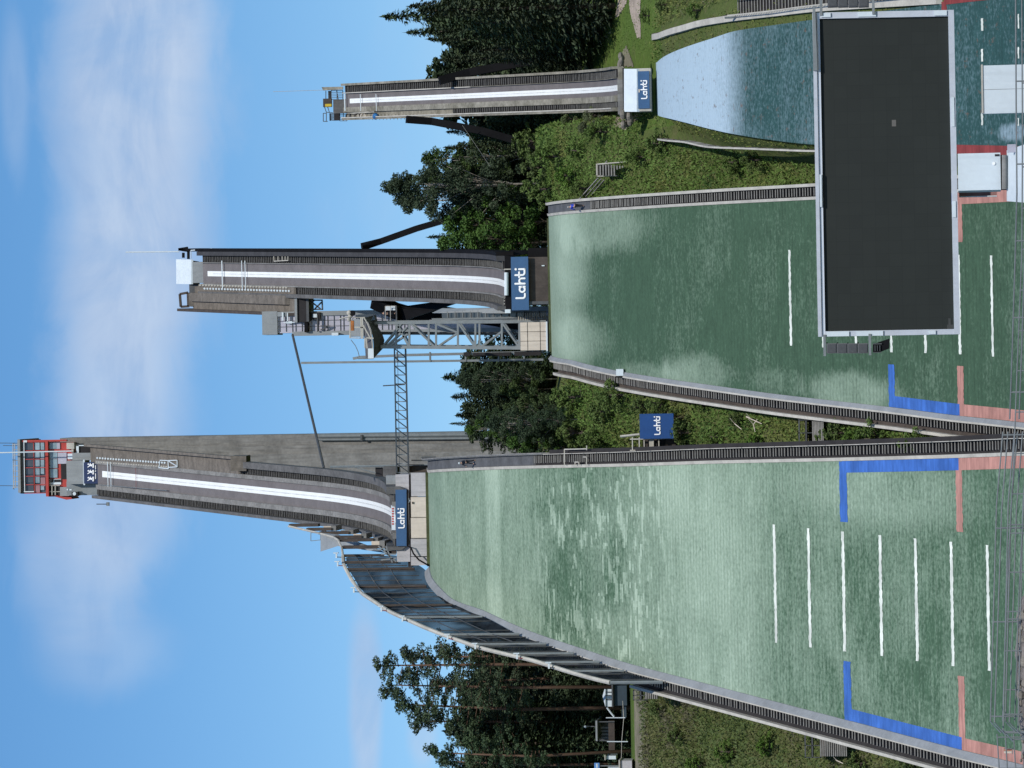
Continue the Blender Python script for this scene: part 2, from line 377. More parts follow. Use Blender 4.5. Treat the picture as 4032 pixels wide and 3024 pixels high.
# ---------------------------------------------------------------- landing slopes
def slope_mat(name, h, wet, dry, stops, blobs, patches, lmax, specks=None, rowvar=.5, namp=1.0, seam0=45, grain=.9, bias=0.0):
    """plastic matting: rows of mats, dry pale areas and darker watered areas with soft outlines"""
    m = bpy.data.materials.new(name); m.use_nodes = True; N = NT(m); bs = N.n['Principled BSDF']
    uv = N.new('ShaderNodeUVMap').outputs[0]; sp = N.new('ShaderNodeSeparateXYZ', inp={0: uv}); a, l = sp.outputs[0], sp.outputs[1]
    rp = N.new('ShaderNodeValToRGB'); N.l.new(N.math('DIVIDE', l, lmax), rp.inputs[0]); el = rp.color_ramp.elements
    for i, (p, v) in enumerate(stops):
        e = el[i] if i < 2 else el.new(min(.999, p))
        e.position = max(0, min(1, p)); e.color = (v, v, v, 1)
    n1 = N.noise(N.new('ShaderNodeMapping', inp={'Vector': uv, 'Scale': (.09, .16, 1)}).outputs[0], 1, 5, .6, .4)
    n2 = N.noise(N.new('ShaderNodeMapping', inp={'Vector': uv, 'Scale': (.5, 1.1, 1)}).outputs[0], 1, 4, .65)
    val = N.math('ADD', rp.outputs[0], N.math('MULTIPLY', N.math('SUBTRACT', n1, .5), 1.1*namp))
    val = N.math('ADD', val, N.math('MULTIPLY', N.math('SUBTRACT', n2, .5), .45*namp)); val = N.math('ADD', val, bias)
    for (ba, bl, ra, rl, k) in blobs:
        da = N.math('DIVIDE', N.math('SUBTRACT', a, ba), ra); dl = N.math('DIVIDE', N.math('SUBTRACT', l, bl), rl)
        r2 = N.math('SQRT', N.math('ADD', N.math('MULTIPLY', da, da), N.math('MULTIPLY', dl, dl)))
        val = N.math('ADD', val, N.rng(N.math('ADD', r2, N.math('ADD', N.math('MULTIPLY', N.math('SUBTRACT', n1, .5), 1.7), N.math('MULTIPLY', N.math('SUBTRACT', n2, .5), .9))), .45, 1.2, k, 0, True))
    # replaced mats: blocks in rows, only where patches > 0
    if patches:
        sn = N.new('ShaderNodeVectorMath', operation='SNAP', inp={0: uv, 1: (.28, .30, 1)}).outputs[0]
        pn = N.noise(N.new('ShaderNodeMapping', inp={'Vector': sn, 'Scale': (.20, .34, 1)}).outputs[0], 1, 4, .72)
        wn = N.noise(N.new('ShaderNodeMapping', inp={'Vector': sn, 'Scale': (.42, 3.3, 1)}).outputs[0], 1, 1, .5)
        zone = N.math('MULTIPLY', N.rng(l, patches[0], patches[0] + 6, 0, 1, True), N.rng(l, patches[1] - 6, patches[1], 1, 0, True))
        pk = N.math('MULTIPLY', zone, N.math('SUBTRACT', N.rng(N.math('ADD', N.math('MULTIPLY', pn, .56), N.math('MULTIPLY', wn, .44)), .53, .57), .34))
        val = N.math('ADD', val, N.math('MULTIPLY', pk, .5))
    # rows of mats across the slope
    rows = N.noise(N.new('ShaderNodeMapping', inp={'Vector': uv, 'Scale': (.22, 2.3, 1)}).outputs[0], 1, 3, .75)
    seam = N.math('SUBTRACT', 1, N.rng(N.math('ABSOLUTE', N.math('SUBTRACT', N.math('FRACT', N.math('MULTIPLY', l, 2.0)), .5)), .02, .2, 0, 1))
    fine = N.noise(N.new('ShaderNodeMapping', inp={'Vector': uv, 'Scale': (2.6, 3.6, 1)}).outputs[0], 1, 4, .65)
    val = N.math('ADD', val, N.math('MULTIPLY', N.math('SUBTRACT', rows, .5), rowvar))
    val = N.math('ADD', val, N.math('MULTIPLY', N.math('SUBTRACT', fine, .5), 1.15*grain))
    wv = N.mix(N.rng(N.math('ADD', N.math('MULTIPLY', n2, .5), N.math('MULTIPLY', fine, .5)), .36, .64), tuple(c*.80 for c in wet), tuple(c*1.22 for c in wet))
    cl = N.mix(N.math('MAXIMUM', N.math('MINIMUM', val, 1), 0), wv, dry)
    dk = N.math('MULTIPLY', seam, N.math('MULTIPLY', N.rng(rows, .36, .62, 0, .42), N.rng(l, seam0, seam0 + 22, .25, 1.0, True)))
    spk = N.noise(N.new('ShaderNodeMapping', inp={'Vector': uv, 'Scale': (1.6, 2.2, 1)}).outputs[0], 1, 2, .5)
    dk = N.math('MAXIMUM', dk, N.rng(spk, .70, .78, 0, .5))
    cl = N.mix(dk, cl, tuple(c * .35 for c in wet))
    if specks:
        sk = N.noise(N.new('ShaderNodeMapping', inp={'Vector': uv, 'Scale': (1.1, 1.0, 1)}).outputs[0], 1, 5, .75)
        cl = N.mix(N.rng(sk, specks[0], specks[0] + .06, 0, specks[1]), cl, specks[2])
    N.l.new(cl, bs.inputs['Base Color']); bs.inputs['Roughness'].default_value = .75; bs.inputs['Specular IOR Level'].default_value = .2
    N.l.new(N.new('ShaderNodeBump', inp={'Height': N.math('ADD', rows, fine), 'Strength': .35, 'Distance': .06}).outputs[0], bs.inputs['Normal'])
    return m
def arclen(h, qmin=-150):
    qs = frange(0, qmin, 300); s = 0; out = [(0, 0)]
    for i in range(300):
        s += math.hypot(qs[i+1]-qs[i], h.L(qs[i+1]) - h.L(qs[i])); out.append((-qs[i+1], s))
    xs = np.array([o[0] for o in out]); ys = np.array([o[1] for o in out])
    return lambda q: float(np.interp(-q, xs, ys))
def slope(h, eL, eR, q0, q1, name, m, al, na=12, nq=110, dz=0.0, aL=None, aR=None, parent=None, label=None, jit=0):
    mb = MB(); mb.uv = {}; qs = frange(q0, q1, nq)
    for q in qs:
        a0 = (aL or eL)(q); a1 = (aR or eR)(q); qb_ = q
        for k in range(na + 1):
            q = qb_ + (random.uniform(-jit, jit) if jit else 0)
            a = a0 + (a1 - a0) * k / na; mb.uv[len(mb.v)] = (a, al(q)); mb.v.append(tuple(h.w(a, q, h.L(q) + dz)))
    for i in range(nq):
        for k in range(na):
            mb.f.append((i*(na+1)+k, (i+1)*(na+1)+k, (i+1)*(na+1)+k+1, i*(na+1)+k+1))
    o = mb.obj(name, m, parent, smooth=True)
    if parent is None: tag(o, label, kind='structure')
    return o
def ll(h, al, X, Y):
    a, q = h.hit(X, Y); return a, al(q)
AL = {}
def build_slope(h, eL, eR, qend, wet, dry, stops, blobs, patches, Yc, label, specks=None, rowvar=.5, namp=1.0, seam0=45, grain=.9, bias=0.0):
    al = arclen(h); AL[h] = al; lm = al(qend)
    st = [(ll(h, al, X, Yc(X))[1] / lm, v) for X, v in stops]
    bl = []
    for X, Y, rX, rY, k in blobs:
        a0, l0 = ll(h, al, X, Y); a1, l1 = ll(h, al, X + rX, Y); a2, _ = ll(h, al, X, Y - rY)
        bl.append((a0, l0, abs(a2 - a0), abs(l1 - l0), k))
    pt = (ll(h, al, patches[0], Yc(patches[0]))[1], ll(h, al, patches[1], Yc(patches[1]))[1]) if patches else None
    m = slope_mat('plastic_matting', h, wet, dry, st, bl, pt, lm, specks, rowvar, namp, seam0, grain, bias)
    return slope(h, eL, eR, 0, qend, 'landing_slope', m, al, label=label)
yc1 = lambda X: 2042 + (X - 1690) * .165; yc2 = lambda X: 1117 + (X - 2165) * .05; yc3 = lambda X: 348 - (X - 2590) * .03
WET, DRY = (.058,.113,.068), (.355,.455,.352)
S1 = build_slope(H1, E1L, E1R, -156, WET, DRY,
    [(1692,.44),(1800,.50),(1908,.47),(1922,.80),(1962,.82),(1976,.46),(2120,.36),(2260,.34),(2400,.46),(2550,.60),(2700,.62),(2850,.60),(2960,.46),(3050,.32),(3200,.24),(3350,.22),(3500,.2),(3700,.14),(4000,.08)],
    [(3450,1930,420,170,.30),(2650,1960,220,160,.16),(2900,2250,160,260,.12),(2480,2480,120,120,.16),(2150,2000,90,90,-.14),(2420,2250,80,160,-.14)], (2080,2680), yc1, 'pale green plastic matting on the big hill left of the large screen', namp=.8, rowvar=.65, grain=.9)
S2 = build_slope(H2, E2L, E2R, -136, tuple(c*.80 for c in WET), tuple(c*.95 for c in DRY),
    [(2168,.64),(2230,.54),(2285,.24),(2330,.0),(2600,0),(2900,0),(3100,0),(4032,0)],
    [(2330,880,270,130,.46),(2250,1060,110,150,.25),(2270,1330,150,110,.34),(2720,1470,160,90,.4),(2540,1470,170,50,.25),(3360,1550,210,90,.5),(3060,1500,150,60,.15)], None, yc2, 'dark green plastic matting on the middle hill behind the large screen', rowvar=.30, namp=.6, grain=.6, bias=-.02)
S3 = build_slope(H3, E3L, E3R, -128, (.026,.072,.070), (.36,.47,.55),
    [(2590,.98),(2790,1.0),(2855,.9),(2892,.45),(2935,.14),(3100,.06),(3400,.04),(4000,0)],
    [(3990,520,60,40,.5)], None, yc3, 'blue and teal plastic matting on the small hill at the right', specks=(.595, .75, (.13,.09,.07)), rowvar=.2, namp=.45, seam0=60, grain=.75)

def strip_mark(h, al, name, m, X0, X1, Y0, Y1, parent, wid, dz=.03, eps=.0):
    """painted line across the slope: from sight line (X0,Y0) right end to (X1,Y1) left end"""
    a0, q0 = h.hit(X0, Y0); a1, q1 = h.hit(X1, Y1); q = (q0 + q1) / 2 + eps
    return slope(h, None, None, q + wid/2, q - wid/2, name, m, al, max(6, int(abs(a0 - a1) / .22)), 1, dz, lambda q_: a1, lambda q_: a0, parent, jit=.045)
def paint(name, col, under, wear):
    """painted matting, worn through in places so that the mat shows"""
    m = bpy.data.materials.new(name); m.use_nodes = True; N = NT(m); bs = N.n['Principled BSDF']
    tc = N.new('ShaderNodeUVMap').outputs[0]
    n1 = N.noise(N.new('ShaderNodeMapping', inp={'Vector': tc, 'Scale': (1.1, 2.2, 1)}).outputs[0], 1, 5, .75); n2 = N.noise(N.new('ShaderNodeMapping', inp={'Vector': tc, 'Scale': (.35, .6, 1)}).outputs[0], 1, 3, .6)
    rw = N.noise(N.new('ShaderNodeMapping', inp={'Vector': tc, 'Scale': (.3, 3.2, 1)}).outputs[0], 1, 2, .7)
    c = N.mix(N.rng(n2, .35, .65), tuple(x*.72 for x in col), tuple(min(.9, x*1.12) for x in col)); c = N.mix(N.rng(rw, .42, .66, 0, .6), c, tuple(x*.55 for x in col))
    c = N.mix(N.rng(n1, wear, wear + .07, 0, .85), c, under); N.l.new(c, bs.inputs['Base Color']); bs.inputs['Roughness'].default_value = .8; bs.inputs['Specular IOR Level'].default_value = .2
    return m
M_WLINE = paint('white_line', (.72,.76,.69), WET, .62); M_BLUE = paint('blue_paint', (.05,.145,.46), WET, .70)
M_RED = paint('faded_red_paint', (.44,.225,.19), (.2,.12,.1), .66); M_DRED = paint('dark_red_paint', (.24,.05,.05), (.12,.06,.05), .66)
al1, al2, al3 = AL[H1], AL[H2], AL[H3]
for X0, X1, Y0, Y1 in ((3047,3059,2065,2531),(3182,3193,2080,2549),(3318,3329,2093,2565),(3464,3475,2107,2583),(3604,3615,2120,2603),(3744,3756,2133,2623),(3888,3897,2146,2641)):
    strip_mark(H1, al1, 'distance_line', M_WLINE, X0, X1, Y0, Y1, S1, .31)
strip_mark(H1, al1, 'blue_line', M_BLUE, 3322, 3322, 1818, 2055, S1, .85, .034); strip_mark(H1, al1, 'blue_line', M_BLUE, 3337, 3340, 2604, 2838, S1, .85, .034)
strip_mark(H1, al1, 'red_line', M_RED, 3776, 3780, 1805, 2094, S1, .7, .034); strip_mark(H1, al1, 'red_line', M_RED, 3785, 3792, 2662, 2950, S1, .7, .034)
def band(h, al, m, Xa, Xb, Y, parent, name, aL, aR, dz=.038):
    _, qa = h.hit(Xa, Y); _, qb = h.hit(Xb, Y)
    slope(h, None, None, qa, qb, name, m, al, 3, 30, dz, aL, aR, parent)
sh = lambda f, d: (lambda q: f(q) + d)
band(H1, al1, M_BLUE, 3316, 3776, 1815, S1, 'blue_band', sh(E1R, -.98), sh(E1R, -.02)); band(H1, al1, M_RED, 3776, 4060, 1810, S1, 'red_band', sh(E1R, -.98), sh(E1R, -.02))
band(H1, al1, M_BLUE, 3330, 3788, 2830, S1, 'blue_band', sh(E1L, .02), sh(E1L, 1.02)); band(H1, al1, M_RED, 3788, 4060, 2950, S1, 'red_band', sh(E1L, .02), sh(E1L, 1.0))
for X, Y0, Y1 in ((3113,984,1361),(3240,990,1368),(3369,995,1385),(3508,995,1387),(3643,1000,1390),(3779,1003,1395),(3908,1006,1404)):
    strip_mark(H2, al2, 'distance_line', M_WLINE, X-4, X+3, Y0, Y1, S2, .27)
strip_mark(H2, al2, 'blue_line', M_BLUE, 3510, 3514, 1435, 1602, S2, .7, .034); strip_mark(H2, al2, 'red_line', M_RED, 3782, 3786, 1441, 1638, S2, .7, .034)
strip_mark(H2, al2, 'red_line', M_RED, 3776, 3780, 762, 953, S2, .7, .034)
band(H2, al2, M_BLUE, 3506, 3780, 1602, S2, 'blue_band', sh(E2L, .02), sh(E2L, .95)); band(H2, al2, M_RED, 3780, 4060, 1640, S2, 'red_band', sh(E2L, .02), sh(E2L, .95))
band(H2, al2, M_BLUE, 3500, 3780, 775, S2, 'blue_band', sh(E2R, -.95), sh(E2R, -.02)); band(H2, al2, M_RED, 3770, 4060, 757, S2, 'red_band', sh(E2R, -.95), sh(E2R, -.02))
for Y0, Y1 in ((72,121),(193,242),(444,493)): strip_mark(H3, al3, 'distance_line', M_WLINE, 3867, 3870, Y0, Y1, S3, .26)
for Y0, Y1 in ((55,112),(185,230),(465,495)): strip_mark(H3, al3, 'distance_line', M_WLINE, 4010, 4013, Y0, Y1, S3, .2)
strip_mark(H3, al3, 'red_line', M_DRED, 3718, 3719, 6, 40, S3, .6, .034); band(H3, al3, M_DRED, 3718, 4060, 4, S3, 'red_band', sh(E3R, -.1), sh(E3R, .7)); band(H3, al3, M_DRED, 3715, 4060, 578, S3, 'red_band', sh(E3L, -.55), sh(E3L, .15))
# ---------------------------------------------------------------- shared materials
M_CONC = mat('weathered_concrete', (.222,.219,.21), .85, .22, .35, bump=.3, streak=.55)
M_CONCD = mat('dark_concrete', (.125,.124,.123), .85, .22, .4, streak=.5)
M_CONCL = mat('pale_concrete', (.44,.43,.44), .8, .1, .5, streak=.4)
M_BEIGE = mat('beige_board', (.60,.53,.45), .8, .08, .5, streak=.25)
M_ASPH = mat('grey_track', (.15,.138,.140), .85, .12, .6)
M_WHITE = mat('white_paint', (.60,.67,.71), .5, .06, .8, streak=.12)
M_ICE = mat('white_ceramic', (.80,.82,.80), .35, .05, 1.2)
M_GROOVE = mat('grey_groove', (.66,.68,.67), .5, .2, .5)
M_STEEL = mat('galvanised_steel', (.215,.235,.24), .45, .12, 1.2, metal=.25)
M_STEELD = mat('dark_steel', (.085,.09,.095), .55, .2, 1.0, metal=.2)
M_BLACK = mat('black_paint', (.0085,.0085,.010), .8, .2, .8, spec=.1)
M_PLANK = mat('weathered_planks', (.17,.15,.128), .85, .25, .7, stretch=(1,1,3), streak=.4)
M_BROWN = mat('brown_boards', (.075,.06,.052), .8, .25, .8, streak=.4)
M_TREADD = mat('dark_treads', (.125,.125,.122), .8, .3, 2.5)
M_MATG = mat('grey_rubber_mat', (.105,.11,.118), .85, .2, .6, streak=.3)
M_TREAD = mat('grey_treads', (.26,.255,.24), .8, .2, 1.5)
M_VOID = mat('gap_shade_and_black', (.028,.026,.028), .9, .2, 1.0)  # near-black: shade of gaps and openings put into the colour, also plain black parts
M_KERB = mat('pale_kerb', (.46,.44,.39), .75, .16, .7)
M_BAND = mat('grey_board', (.25,.265,.28), .75, .14, .5)
M_NAVY = mat('navy_fabric', (.035,.10,.215), .6, .08, 1.0)
M_NAVYD = mat('deep_navy_fabric', (.012,.03,.10), .6, .1, 1.0)
M_LETTER = mat('white_lettering', (.86,.87,.88), .6, .03, 1.0)
M_REDP = mat('red_panel', (.42,.045,.035), .5, .12, .8)
M_GLASS = mat('window_glass', (.30,.40,.44), .08, .25, .5, spec=.8)
M_GLASSD = mat('dark_glass', (.075,.08,.085), .12, .2, .5, spec=.7)
M_LILAC = mat('frosted_glass', (.44,.43,.50), .3, .12, .5, spec=.5)
M_GREYP = mat('grey_cladding', (.25,.27,.28), .55, .08, .7, streak=.2)
M_YELLOW = mat('yellow_sign', (.55,.40,.03), .6, .1, 1)
M_RUST = mat('rust_orange', (.46,.17,.05), .8, .3, 1)
M_TARP = mat('blue_tarp', (.02,.14,.36), .6, .2, 1)

# ---------------------------------------------------------------- lettering "Lahti" as rounded strokes
def arc(cx, cy, r, a0, a1, n=10): return [(cx + r*math.cos(R(a0+(a1-a0)*i/n)), cy + r*math.sin(R(a0+(a1-a0)*i/n))) for i in range(n+1)]
LAHTI = [[(.10,.93),(.10,.30)] + arc(.30,.30,.20,180,270,5) + [(.50,.10)], arc(.93,.35,.25,0,360,20), [(1.18,.60),(1.18,.10)],
         [(1.48,1.0),(1.48,.10)], [(1.48,.38)] + arc(1.74,.38,.24,170,0,8) + [(1.98,.10)],
         [(2.30,.98),(2.30,.32)] + arc(2.52,.32,.22,180,270,5) + [(2.86,.10)], [(2.86,.62),(2.86,.10)], [(2.10,.62),(2.56,.62)], [(2.86,.93),(2.862,.935)]]
def lettering(parent, c, w, right, up, nrm, r=.095):
    """c: centre of the word, w: its length, on a plane with the given right and up"""
    mb = MB(); k = w / 2.96; right, up, nrm = Vector(right), Vector(up), Vector(nrm)
    for st in LAHTI:
        rr = r * (1.25 if len(st) == 2 and st[0][1] == .93 and st[0][0] > 2 else 1)
        pts = [Vector(c) + right*(x-1.48)*k + up*(y-.52)*k for x, y in st]
        m2 = MB(); m2.tube(pts, rr*k, 8)
        for e in (pts[0], pts[-1]): m2.ball(e, rr*k, 10, 6)
        m2.v = [tuple(Vector(v) - nrm * ((Vector(v)-Vector(c)).dot(nrm)) * .75) for v in m2.v]
        mb.add(m2.v, m2.f)
    return mb.obj('lettering', M_LETTER, parent)
FR, ZU, NF = Vector((1,0,0)), Vector((0,0,1)), Vector((0,-1,0))

# ---------------------------------------------------------------- inrun builder
def segs(h, edge, sec, q0, q1, step, gap=.05, mbx=None):
    mb = mbx or MB(); q = q0
    while q < q1 - .1:
        e = min(q + step, q1); sweep(mb, h, h.I, edge, sec, frange(q + gap/2, e - gap/2, 3)); q = e
    return mb
def treads(h, prof, edge, a0, a1, q0, q1, step, mb=None, dz=.0, th=.07, dep=.13, jit=.0):
    mb = mb or MB(); q = q0; sgn = 1 if q1 > q0 else -1
    while (q1 - q) * sgn > 0:
        e = edge(q); j = random.uniform(-jit, jit)
        mb.obox(h.w(e + (a0 + a1)/2, q, prof(q) + dz + j), h.r*(abs(a1-a0)/2 + random.uniform(-jit, 0)), h.d*dep, Vector((0,0,th))); q += step * sgn
    return mb
def inrun(h, nm, label, qt, tl, tr, kl, kr, sl, sr, pl_, pr_, depth, stripe, q_stair=(0, 999), ph=.95, mdeck=None, mparL=None, mparR=None, mkerb=None):
    """track, white ice track, kerbs, stairs and parapets on a beam; widths are measured outwards from the centre line"""
    mdeck = mdeck or M_CONCD
    t = thing('ski_jump_inrun', label, 'ski jump', h.w(0, 0, h.lip.z - 1)); qs = frange(0, qt, 80)
    sweep(MB(), h, h.I, C0, [(-pl_, -.55), (-pl_+.7, -depth), (pr_-.7, -depth), (pr_, -.55), (pr_, -.06), (-pl_, -.06)], qs).obj('deck', mdeck, t)
    sweep(MB(), h, h.I, C0, rect(-tl, tr, -.05, .02), qs).obj('track', M_ASPH, t)
    s = sweep(MB(), h, h.I, C0, rect(-stripe, stripe, .022, .07), frange(0, qt*.985, 80)).obj('ice_track', M_ICE, t)
    g = sweep(MB(), h, h.I, C0, rect(-stripe*.14, stripe*.14, .05, .073), frange(1, qt*.97, 60))
    g.obj('groove', M_GROOVE, s)
    for a0, a1 in ((-kl, -tl), (tr, kr)):
        segs(h, C0, [(a0, -.05), (a1, -.05), (a1, .34), (a0, .34)], 0, qt, 2.4).obj('kerb', mkerb or M_CONC, t)
    for a0, a1, side in ((-sl, -kl, 0), (kr, sr, 1)):
        q1 = min(qt, q_stair[side])
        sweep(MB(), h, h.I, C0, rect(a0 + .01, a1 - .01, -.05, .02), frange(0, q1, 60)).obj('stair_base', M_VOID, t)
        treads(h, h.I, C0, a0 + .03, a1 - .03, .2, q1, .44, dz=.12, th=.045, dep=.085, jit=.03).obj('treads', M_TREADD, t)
    if pl_ - sl > .12: sweep(MB(), h, h.I, C0, rect(-pl_, -sl, -.06, ph), qs).obj('parapet', mparL or mdeck, t)
    if pr_ - sr > .12: sweep(MB(), h, h.I, C0, rect(sr, pr_, -.06, ph), frange(0, min(qt, q_stair[1]), 80)).obj('parapet', mparR or mdeck, t)
    return t

# ======================================================================= BIG HILL
QT1 = H1.hit(385, 1862, True)[1]
I1 = inrun(H1, 'big', 'tall concrete ski jump inrun below the red glazed cabin', QT1, 1.55, 1.33, 2.2, 1.86, 3.05, 2.7, 3.45, 3.5, 1.5, .43, (999, QT1*.60), mkerb=M_CONC, mparL=M_CONCD, mparR=M_CONCD)
def ia(h, X, Y): return h.hit(X, Y, True)
# planked start deck on the right, number plates, start bars
q0, q1 = QT1*.60, QT1 + 1.5
sweep(MB(), H1, H1.I, C0, rect(1.33, 4.05, .05, .3), frange(q0, q1, 20)).obj('plank_deck', M_PLANK, I1)
sweep(MB(), H1, H1.I, C0, rect(3.75, 4.1, .3, 1.25), frange(q0, q1, 20)).obj('parapet', M_PLANK, I1)
mbx = MB(); mbx.obox(H1.w(3.3, q0 - 1.2, H1.I(q0) - .3), H1.r*.95, H1.d*1.4, Vector((0,0,1.0))); mbx.obj('plank_box', M_PLANK, I1)
for i in range(26):
    X = 398 + (664 - 398) * i / 25; Y = 1803 + (1822 - 1803) * i / 25; a, q = H1.hit(X, Y, True)
    MB().disc(H1.w(a, q, H1.I(q) + .55), .14, -H1.d, .02, 10).obj('number_plate', M_WHITE, I1)
for i in range(30):
    X = 390 + 285 * i / 29; a, q = H1.hit(X, 1819 + 19*i/29, True); MB().obox(H1.w(a, q, H1.I(q)+.35), H1.r*.09, H1.d*.1, Vector((0,0,.12))).obj('gate_clamp', M_KERB, I1)
for X in (437, 449):
    g = MB(); aR, q = H1.hit(X, 1818, True); aL, _ = H1.hit(X + 2, 1916, True); z = H1.I(q) + .5
    g.bar(H1.w(aL, q, z), H1.w(aR, q, z), .05); g.obj('start_bar', M_WHITE, I1)
g = MB(); aR, q = H1.hit(542, 1815, True); g.bar(H1.w(-1.6, q, H1.I(q)+.3), H1.w(1.4, q, H1.I(q)+.3), .025); g.obj('start_bar', M_DRED, I1)
# white frame at the lower end of the number plates
fr = thing('tube_gate', 'small white tube frame at the lower end of the number plates on the tall inrun', 'frame', H1.w(*H1.hit(690, 1835, True), 100)); g = MB()
pp = lambda X, Y, dq=0: (lambda aq: H1.w(aq[0], aq[1], H1.I(aq[1]) + .5))(H1.hit(X, Y, True))
for a, b in (((640,1841),(678,1845)),((678,1845),(676,1813)),((676,1813),(645,1812)),((678,1813),(712,1812)),((712,1812),(712,1838)),((712,1838),(678,1840)),((680,1816),(710,1834)),((645,1812),(640,1841))): g.bar(pp(*a), pp(*b), .06)
g.obj('frame_tubes', M_WHITE, fr)
lr = MB()
for X0, X1, Y0, Y1 in ((640, 676, 1912, 1931),): lr.tube([pp(400, 1908), pp(540,1920), pp(672,1931)], .06, 5)
lr.obj('side_rail', M_STEEL, I1)

# start hut, banner with white figures at the top of the track
YT = H1.w(0, QT1, 0).y
hut = thing('start_hut', 'grey start hut box above the dark blue banner at the top of the tall inrun', 'hut', P(360, 1860, YT + 1))
MB().pbox(262, 332, 1814, 1906, YT + .6, 3.2).obj('hut_body', M_GREYP, hut)
MB().pbox(328, 334, 1810, 1910, YT + .45, .3).obj('trim', M_WHITE, hut)
MB().pbox(262, 385, 1896, 1950, YT + 2.2, 1.6).obj('side_wing', M_STEEL, hut)
MB().pbox(285, 372, 1783, 1812, YT + 2.0, 2.0).obj('side_wing', M_GREYP, hut)
dd = MB().pbox(310, 371, 1757, 1783, YT + 2.4, .1).obj('doorway', M_VOID, hut)
f_ = MB(); f_.pbox(300, 310, 1752, 1786, YT + 2.2, .2); f_.pbox(300, 371, 1783, 1788, YT + 2.2, .2); f_.pbox(300, 371, 1752, 1756, YT + 2.2, .2); f_.obj('door_frame', M_WHITE, dd)
bn = thing('banner', 'dark blue banner with white figures above the top of the white centre track', 'banner', P(385, 1860, YT + .3))
MB().pbox(330, 386, 1820, 1904, YT + .25, .08).obj('cloth', M_NAVYD, bn)
g = MB(); yb = YT + .2
for Yc in (1833, 1859, 1886):
    g.tube([P(368, Yc-9, yb), P(368, Yc+9, yb)], .13, 8); g.tube([P(364, Yc, yb), P(352, Yc-2, yb)], .17, 8, r1=.12); g.tube([P(358, Yc-1, yb), P(345, Yc+7, yb)], .09, 6, r1=.06); g.ball(P(349, Yc-5, yb), .14); g.tube([P(354, Yc, yb), P(357, Yc-9, yb)], .07, 6)
for Ya, Yb in ((1832,1848),(1852,1858),(1864,1886)): g.tube([P(377, Ya, yb), P(377, Yb, yb)], .07, 6)
g.obj('emblem', M_LETTER, bn)

# lift tower and the red glazed cabin
tw = thing('lift_tower', 'tall weathered concrete lift tower behind the big inrun', 'tower', P(2000, 1800, 482))
zt, zb = P(300, 1800, 482).z, 46.0
def slab(Ya, Yb, y, dy, X=1000, top=zt):
    m_ = MB(); m_.box((P(X, Yb, y).x, y, zb), (P(X, Ya, y).x, y + dy, top)); return m_
slab(1713, 1757, 493, 7, top=P(236, 1730, 493).z).obj('wall', M_CONC, tw); slab(1757, 1790, 492.4, 7).obj('wall', M_CONC, tw); slab(1790, 1905, 491.7, 7).obj('wall', M_CONC, tw)
g = MB()
for Yc, r in ((1716, .34), (1731, .2)):
    a = P(1255, Yc, 492.5); b_ = Vector((a.x - .25, 492.5, zb)); g.tube([b_, a], r, 8)
g.obj('drain_pipe', M_STEEL, tw)
g = MB()
for X in (1419, 1880): g.pbox(X, X+8, 1712, 1736, 492.0, .2)
g.obj('pipe_clamp', M_STEELD, tw)
cb = thing('viewing_cabin', 'red viewing cabin with bands of windows on top of the tall tower', 'cabin', P(290, 1840, YT + 4))
y0 = YT + 4.0
MB().pbox(76, 186, 1738, 1942, y0 + .5, 9).obj('upper_storey', M_GLASSD, cb)
MB().pbox(186, 288, 1742, 1955, y0 + .6, 9).obj('lower_storey', M_REDP, cb)
MB().pbox(70, 80, 1730, 1940, y0 - .3, 10.5).obj('roof', M_GREYP, cb)
MB().pbox(80, 92, 1734, 1944, y0 + .1, 9.8).obj('eaves', M_STEELD, cb)
def rows(n, X0, X1, Ya, Yb, y, mt, name, gapf=.12, skip=()):
    for i in range(n):
        a = Ya + (Yb - Ya) * (i + gapf/2) / n; b_ = Ya + (Yb - Ya) * (i + 1 - gapf/2) / n
        if i not in skip: MB().pbox(X0, X1, a, b_, y, .12).obj(name, mt, cb)
rows(6, 98, 132, 1742, 1934, y0 + .3, M_GLASSD, 'upper_window'); rows(6, 136, 156, 1740, 1936, y0 + .25, M_GLASS, 'window', .1, (5,)); rows(6, 160, 174, 1740, 1930, y0 + .25, M_GLASS, 'window', .06, (4,))
MB().pbox(136, 157, 1907, 1940, y0 + .22, .12).obj('red_pane', mat('pink_panel', (.33,.17,.19), .5, .1), cb)
MB().pbox(160, 178, 1880, 1914, y0 + .22, .12).obj('red_pane', MATS['pink_panel'], cb)
g = MB(); g.pbox(179, 190, 1736, 1955, y0 - .1, .5); g.pbox(132.5, 135, 1738, 1942, y0 + .1, .3)
for i in range(7):
    Yv = 1741 + 33.5*i; g.pbox(92, 180, Yv - 1.3, Yv + 1.3, y0 + .1, .3)
g.pbox(86, 262, 1732, 1739, y0 + .0, .6); g.obj('red_frame', M_REDP, cb)
g = MB(); g.pbox(94, 97, 1742, 1934, y0 - .05, .15); g.pbox(94, 134, 1934, 1938, y0 - .05, .15); g.pbox(92, 106, 1734, 1742, y0 - .05, .2); g.obj('balcony_rail', M_WHITE, cb)
for X0, X1, Ya, Yb, mt, nm in ((193,224,1744,1768,M_GLASS,'window'),(193,226,1781,1806,M_GLASS,'window'),(193,226,1808,1843,M_GLASS,'window'),(193,226,1846,1881,M_GLASS,'window'),(228,262,1782,1826,M_LILAC,'panel'),
    (240,262,1826,1886,M_VOID,'opening'),(193,240,1886,1908,M_WHITE,'poster'),(192,236,1911,1950,M_VOID,'opening'),(224,236,1744,1768,M_LILAC,'panel')):
    o = MB().pbox(X0, X1, Ya, Yb, y0 + .45, .2).obj(nm, mt, cb)
